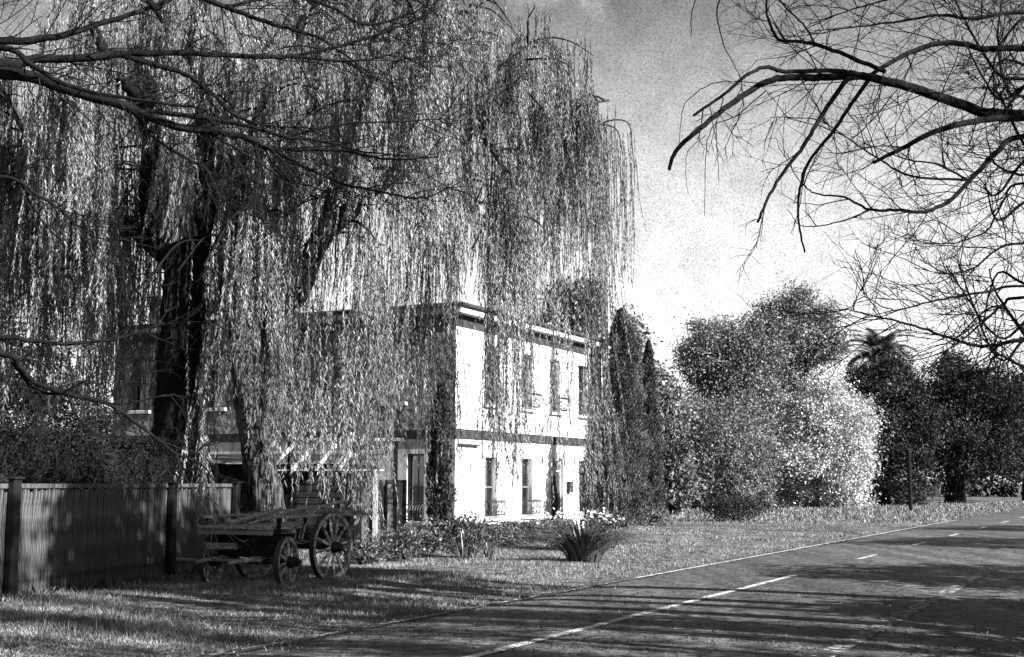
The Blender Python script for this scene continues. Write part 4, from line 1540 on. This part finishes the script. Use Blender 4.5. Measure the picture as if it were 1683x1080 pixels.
lh = thing('low_hedge', 'low clipped hedge below the white house front', 'hedge', (*P(792, 900, 33.0)[:2], 0), R(63.4))
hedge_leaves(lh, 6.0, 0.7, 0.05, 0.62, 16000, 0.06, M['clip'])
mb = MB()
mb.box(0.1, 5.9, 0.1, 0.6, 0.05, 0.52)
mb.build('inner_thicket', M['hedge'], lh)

cypress('narrow ivy dark cypress column at the near corner of the house', (*P(724, 880, 38.3)[:2], 0), 4.6, 0.36, 18000, taper=0.35)
cypress('broad bushy cypress against the far end of the house', (*P(1026, 870, 49.5)[:2], 0), 8.4, 0.80, 40000, taper=0.5)
cypress('low bushy cypress in front of the far corner of the house', (*P(993, 878, 45.5)[:2], 0), 4.3, 0.80, 28000, taper=0.8)
cypress('slim tall cypress standing apart beside the lawn', (*P(1070, 856, 58)[:2], 0), 8.1, 0.62, 24000, taper=0.7)
cypress('slim cypress between the bushy cypress and the slim tall one', (*P(1042, 858, 56)[:2], 0), 8.4, 0.7, 24000, taper=0.7)
shrub('rounded leafy shrub below the gate posts', (*P(655, 915, 28.6)[:2], 0), (0.62, 0.5), 0.75, 90, 22, 0.085, 'shrub', group='shrubs along the house garden')
shrub('small dark shrub directly right of the big cart wheel', (*P(600, 922, 27.8)[:2], 0), (0.42, 0.4), 0.55, 60, 22, 0.08, 'shrub', group='shrubs along the house garden')
shrub('shrub with glossy upright leaves under the corner cypress', (*P(768, 912, 29.6)[:2], 0), (0.55, 0.5), 0.98, 90, 18, 0.11, 'shrub', group='shrubs along the house garden', droop=-0.8)
shrub('loose shrub between the gate and the corner cypress', (*P(705, 900, 31)[:2], 0), (0.5, 0.45), 0.8, 70, 20, 0.09, 'shrub', group='shrubs along the house garden')
shrub('grey tufted shrub at the foot of the slim tall cypress', (*P(1062, 872, 52)[:2], 0), (1.2, 0.8), 0.6, 80, 20, 0.12, 'clip', group='shrubs along the house garden')
shrub('dark rounded bush alone on the far lawn', (*P(1208, 857, 57)[:2], 0), (1.5, 1.1), 1.15, 260, 24, 0.10, 'dark', name='bush', cat='bush')


def strap_clump(label, loc, n, h, r, m, name='flax_clump', w=0.035):
    t = thing(name, label, 'plant', (loc[0], loc[1], gz(loc[0], loc[1])))
    for k in range(n):
        a = rng.uniform(0, 6.28)
        L = h * rng.uniform(0.75, 1.3)
        bo = 0.34 * rng.uniform(0, 1) ** 0.7
        lean = min(1.15, max(0.08, 0.15 + 0.95 * bo / 0.34 + rng.normal() * 0.15))
        bo *= min(1, r)
        V = []
        N = 7
        d = np.array([math.cos(a), math.sin(a), 0])
        s = np.array([-math.sin(a), math.cos(a), 0])
        for i in range(N):
            f = i / (N - 1)
            out = lean * r * (0.35 * f + 0.75 * f ** 2.2)
            z = L * (f - 0.42 * lean * f ** 2.6)
            c = d * (0.03 + bo + out) + np.array([0, 0, z]) + rng.normal(size=3) * 0.004
            ww = w * (1 - f ** 3) * 0.5 + 0.002
            V += [c - s * ww - np.array([0, 0, 0.006]), c, c + s * ww - np.array([0, 0, 0.006])]
        Q = []
        for i in range(N - 1):
            for j in range(2):
                b = i * 3 + j
                Q.append((b, b + 1, b + 4, b + 3))
        link('leaf', mesh_arrays('leaf', np.array(V), np.array(Q)), M[m], t)
    return t


strap_clump('large dark strappy flax clump on the lawn before the house', P(960, 922, 27.8), 300, 0.92, 0.98, 'flax')
strap_clump('small spiky clump at the lawn edge left of the flax', P(802, 915, 29.5), 26, 0.45, 0.28, 'flax', 'spiky_plant', 0.02)
strap_clump('thin spiky clump before the glossy corner shrub', P(762, 922, 28.5), 30, 0.6, 0.4, 'flax', 'spiky_plant', 0.018)


def daisy(label, loc):
    t = shrub(label, loc, (1.15, 0.6), 0.85, 170, 22, 0.075, 'shrub', name='flowering_bush', cat='bush')
    n = 130
    a, u = rng.uniform(0, 6.28, n), rng.uniform(0, 1, n) ** 0.5
    pos = np.stack([1.15 * u * np.cos(a), 0.6 * u * np.sin(a), 0.55 + 0.42 * np.sqrt(1 - 0.8 * u * u) + rng.normal(size=n) * 0.07], 1)
    V, Q = [], []
    for p in pos:
        ax = unit(rng.normal(size=3) * 0.6 + np.array([0.3, -0.6, 0.7]))
        e1 = unit(np.cross(ax, [0.3, 0.2, 1]))
        e2 = np.cross(ax, e1)
        for k in range(6):
            b = k * math.pi / 3
            d1 = e1 * math.cos(b) + e2 * math.sin(b)
            d2 = e1 * math.cos(b + 0.5) + e2 * math.sin(b + 0.5)
            d3 = e1 * math.cos(b - 0.5) + e2 * math.sin(b - 0.5)
            i = len(V)
            V += [p, p + d3 * 0.026, p + d1 * 0.042, p + d2 * 0.026]
            Q.append((i, i + 1, i + 2, i + 3))
    link('flowers', mesh_arrays('flowers', np.array(V), np.array(Q)), M['petal'], t, 'stuff')


daisy('bush with white daisy flowers behind the flax clump', P(955, 885, 33.5))

# stake on the far lawn, dark pole at the road side
st = MB()
q = P(1172, 842, 62)
st.box(q[0] - 0.03, q[0] + 0.03, q[1] - 0.03, q[1] + 0.03, -0.1, 0.75)
tag(st.build('stake', M['paint_white'], None), 'thin white stake in the lawn beside the dark bush', 'stake')
q = P(1497, 838, 82)
pl = thing('signpost', 'dark slim pole standing at the lawn edge before the pale tree', 'post', (q[0], q[1], 0))
mb = MB()
mb.tube([(0, 0, -0.2), (0, 0, 3.6)], 0.13, 8)
mb.build('pole', M['post'], pl)
mb = MB()
mb.tube([(0, 0, 3.6), (0, 0, 3.75)], [0.16, 0.1], 8)
mb.build('cap', M['post'], pl)


# ------------------------------------------------------------------ far trees
def lob(cx_, cy_, wx, hy, d, base, dy=None):
    """lobe given as seen from the camera: centre and half sizes in photo pixels at distance d"""
    c = P(cx_, cy_, d)
    s = d / F
    return ((c[0] - base[0], rng.uniform(-0.4, 0.4) * wx * s, c[2]), (wx * s, (dy or wx * 0.8) * s, hy * s))


D = 96
b = P(1215, 835, D)
tree('tall spreading gum tree behind the pale silvery tree', b, [lob(*q, D, b) for q in ((1180, 590, 62, 55), (1165, 560, 42, 32), (1240, 575, 55, 50), (1290, 530, 52, 45), (1340, 560, 45, 45), (1300, 590, 50, 40), (1360, 540, 25, 30), (1230, 640, 60, 45), (1140, 600, 30, 35), (1180, 650, 50, 40), (1300, 640, 45, 40))],
     8.5, 0.5, 620, 120, 0.55, 0.19, 'gum', bark='willow_bark', group='trees across the lawn', name='gum_tree', limbs=12)
D = 91
b = P(1345, 835, D)
tree('pale silvery leafed tree shining in the sun across the lawn', b, [lob(*q, D, b) for q in ((1345, 720, 78, 80), (1345, 660, 42, 42), (1390, 700, 42, 55), (1300, 690, 40, 40), (1395, 770, 35, 50), (1290, 770, 40, 55), (1345, 790, 60, 45), (1345, 812, 72, 24))],
     3.0, 0.25, 640, 120, 0.45, 0.17, 'pale', group='trees across the lawn', name='silver_tree')
D = 88
b = P(1195, 835, D)
tree('mid grey leafy tree left of the pale silvery tree', b, [lob(*q, D, b) for q in ((1180, 750, 85, 80), (1130, 700, 45, 55), (1220, 705, 48, 60), (1240, 780, 35, 50), (1110, 780, 40, 60), (1185, 790, 70, 45))],
     2.5, 0.25, 680, 120, 0.45, 0.165, 'mid', group='trees across the lawn', name='leafy_tree')
D = 100
b = P(1455, 832, D)
tree('dark dense evergreen under the palm crown', b, [lob(*q, D, b) for q in ((1450, 710, 62, 70), (1480, 640, 40, 45), (1420, 660, 40, 45), (1448, 640, 50, 40), (1470, 780, 60, 50), (1500, 700, 35, 60))],
     3.0, 0.35, 520, 100, 0.5, 0.20, 'dark', group='trees across the lawn', name='evergreen_tree')
D = 110
b = P(1570, 826, D)
tree('large dark round evergreen with a stout trunk at the right', b, [lob(*q, D, b) for q in ((1590, 690, 78, 80), (1560, 640, 50, 50), (1630, 650, 50, 55), (1530, 720, 45, 55), (1650, 720, 45, 60), (1600, 745, 70, 45))],
     6.0, 0.75, 680, 100, 0.6, 0.22, 'dark', group='trees across the lawn', name='evergreen_tree')
D = 125
b = P(1690, 822, D)
tree('dark tree at the right edge behind the round evergreen', b, [lob(*q, D, b) for q in ((1690, 700, 60, 80), (1720, 660, 60, 60))],
     5.0, 0.5, 500, 24, 0.5, 0.45, 'dark', group='trees across the lawn', name='evergreen_tree')
D = 62
b = P(930, 850, D)
tree('rounded tree rising behind the house roof', b, [lob(*q, D, b) for q in ((940, 520, 42, 60), (960, 500, 30, 35), (1035, 600, 30, 70), (1030, 545, 16, 30), (900, 560, 40, 50))],
     6.0, 0.3, 500, 24, 0.30, 0.26, 'gum', group='trees behind the house', name='leafy_tree')
D = 70
b = P(1105, 845, D)
tree('grey tree between the slim cypress and the leafy lawn trees', b, [lob(*q, D, b) for q in ((1100, 720, 32, 90), (1085, 660, 25, 55), (1110, 790, 35, 50))],
     3.0, 0.2, 420, 24, 0.26, 0.24, 'mid', group='trees behind the house', name='leafy_tree')
D = 58
b = P(30, 850, D)
tree('dark tree at the far left behind the fence', b, [lob(*q, D, b) for q in ((20, 700, 90, 80), (-40, 600, 80, 110), (110, 700, 70, 70), (60, 620, 60, 60), (170, 740, 50, 60))],
     3.0, 0.3, 1000, 26, 0.30, 0.20, 'dark', group='trees behind the house', name='evergreen_tree')
# bush at far left just behind the fence
shrub('dark leafy bush crowding over the fence at the left edge', (-9.6, 20.6, 0), (1.3, 1.0), 2.7, 300, 26, 0.09, 'hedge', name='bush', cat='bush', droop=0.1)

# palm
pc = P(1445, 588, 106)
palm = thing('date_palm', 'date palm with arching fronds above the dark trees', 'palm', (pc[0], pc[1], 0))
tb = Tubes()
tb.add(np.array([(0, 0, -0.2), (0.05, 0, 4), (0, 0, pc[2] - 0.2)]), np.array([0.5, 0.42, 0.45]), 10)
tb.build('trunk', M['bark_dark'], palm)
fr_me = []
for v in range(3):
    V, Q = [], []
    L, N = 3.3 + 0.3 * v, 30
    C = []
    for i in range(N):
        f = i / (N - 1)
        c = np.array([L * (f - 0.18 * f ** 2), 0, 0.55 * L * f - (0.58 + 0.12 * v) * L * f ** 2.2])
        V += [c + np.array([0, 0.025, 0]), c - np.array([0, 0.025, 0])]
        C.append(c)
    for i in range(N - 1):
        f = i / (N - 1)
        Q += [(2 * i, 2 * i + 1, 2 * i + 3), (2 * i, 2 * i + 3, 2 * i + 2)]
        ll_ = 0.85 * math.sin(math.pi * min(1, 0.12 + f * 0.9)) + 0.08
        for s_ in (0, 1):
            V.append(C[i] + np.array([0.30, (0.85 if s_ == 0 else -0.85) * ll_, -0.28 * ll_]))
            Q.append((2 * i + s_, 2 * i + 2 + s_, len(V) - 1))
    me = mesh_arrays('frond', np.array(V), np.array(Q))
    me.materials.append(M['palm'])
    fr_me.append(me)
for k in range(64):
    o = link('frond', fr_me[k % 3], None, palm)
    o.location = (0, 0, pc[2] + rng.uniform(-0.2, 0.3))
    o.rotation_euler = (rng.uniform(-0.2, 0.2), -R(rng.uniform(-40, 62)), k * 2.39996)

# distant wood closing the horizon
dw = []
for x in np.arange(-95, 190, 5.5):
    h_ = rng.uniform(4.0, 7.5)
    dw.append(((x + rng.normal(), 165 + rng.uniform(-10, 14), h_ * 0.5), (4.5, 3.5, h_ * 0.55)))
foliage('distant_wood', dw, 2600, 14, 0.7, 0.75, M['dark'], None, 0.2, (0.6, 1.0), 0.6)
bpy.data.objects['distant_wood']['label'] = 'dark far wood closing the view behind the lawn'
bpy.data.objects['distant_wood']['category'] = 'wood'


# ------------------------------------------------------------------ grass
def grass(n, ymin, ymax, hmin, hmax, name, w0=0.012):
    # uniform over the ground inside the view, both verges
    y = ymin * (ymax / ymin) ** rng.uniform(0, 1, n * 2)
    x = (rng.uniform(-0.44, 0.44, n * 2)) * y
    ac = x * rx + y * ry
    keep = (ac < OFF_L + 0.15 + rng.normal(size=len(x)) * 0.3) | (ac > OFF_R + rng.normal(size=len(x)) * 0.2)
    lo = x * fx + y * fy
    patch = np.sin(x * 1.3 + 0.4 * y) * np.sin(y * 0.9 - 0.3 * x) + rng.normal(size=len(x)) * 0.9
    bare = np.sin(x * 0.63 + 1.3 * np.sin(y * 0.41)) * np.sin(y * 0.57 + 1.1 * np.sin(x * 0.5))
    keep &= (patch > -0.8) & (bare + rng.normal(size=len(x)) * 0.35 > -0.72)
    x, y = x[keep][:n], y[keep][:n]
    z = hgt(x, y)
    pos = np.stack([x, y, z - 0.005], 1)
    a = rng.uniform(0, 6.28, len(x))
    lean = rng.uniform(0.1, 1.3, len(x))
    ax = unit(np.stack([np.cos(a) * lean, np.sin(a) * lean, np.ones(len(x))], 1))
    ln = rng.uniform(hmin, hmax, len(x)) * np.where(rng.uniform(0, 1, len(x)) < 0.03, 1.9, 1) * (0.7 + 0.5 * np.sin(x * 1.1) * np.sin(y * 1.3))
    w = w0 * np.maximum(1, y / 22)
    V, T = tri_leaf_arrays(pos, ax, ln, w)
    o = link(name, mesh_arrays(name, V, T), M['grass'], None, 'stuff')
    tag(o, 'short rough grass covering the verges and lawn', 'grass')
    return o


grass(290000, 12.5, 60, 0.04, 0.12, 'grass')
g2 = grass(45000, 55, 120, 0.12, 0.30, 'grass', 0.02)
g2['label'] = 'rough grass on the far lawn before the trees'
# weeds and leaf litter along the foot of the fence
n = 5200
u = rng.uniform(0, fence_len + 2, n)
off = np.abs(rng.normal(size=n)) * 0.35
dv = (fB - fA) / fence_len
px_, py_ = fA[0] + dv[0] * u + dv[1] * off, fA[1] + dv[1] * u - dv[0] * off
a = rng.uniform(0, 6.28, n)
ax = unit(np.stack([np.cos(a), np.sin(a), rng.uniform(0.3, 2.0, n)], 1))
ln = rng.uniform(0.06, 0.22, n) * np.exp(-off * 1.5)
V, Q = leaf_arrays(np.stack([px_, py_, hgt(px_, py_)], 1), ax, ln, ln * 0.28)
o = link('weeds', mesh_arrays('weeds', V, Q), M['shrub'], None, 'stuff')
tag(o, 'weeds growing along the foot of the paling fence', 'weeds')

# dry leaves and grit lying on the road and along its edges
n = 52000
dep_ = 12.0 * (60 / 12.0) ** rng.uniform(0, 1, n)
lx = rng.uniform(-0.43, 0.43, n) * dep_
ac = lx * rx + dep_ * ry
f_ = (ac - OFF_L) / (OFF_R - OFF_L)
patch = np.sin(lx * 0.9 + dep_ * 0.5) * np.sin(dep_ * 0.6 - lx * 0.7)
keep = (f_ > -0.03) & (f_ < 1.03) & ((rng.uniform(0, 1, n) < 0.35 + 0.35 * patch) | (np.abs(f_ - 0.5) > 0.42 + 0.04 * rng.normal(size=n)))
lx, dep_, f_ = lx[keep], dep_[keep], np.clip(f_[keep], 0, 1)
n = len(lx)
zr_ = 0.012 + 0.05 * (1 - (2 * f_ - 1) ** 2) + 0.006
a = rng.uniform(0, 6.28, n)
ax = unit(np.stack([np.cos(a), np.sin(a), np.abs(rng.normal(size=n)) * 0.5], 1))
ln = rng.uniform(0.012, 0.042, n)
V, Q = leaf_arrays(np.stack([lx, dep_, zr_], 1), ax, ln, ln * 0.5)
o = link('fallen_leaves', mesh_arrays('fallen_leaves', V, Q), M['litter'], None, 'stuff')
tag(o, 'dry fallen leaves scattered over the asphalt road', 'leaves')

shade_strip()
tris = sum(sum(len(p.vertices) - 2 for p in m.polygons[:1]) * len(m.polygons) for m in bpy.data.meshes if len(m.polygons))
print('tris', tris, 'objects', len(bpy.data.objects))
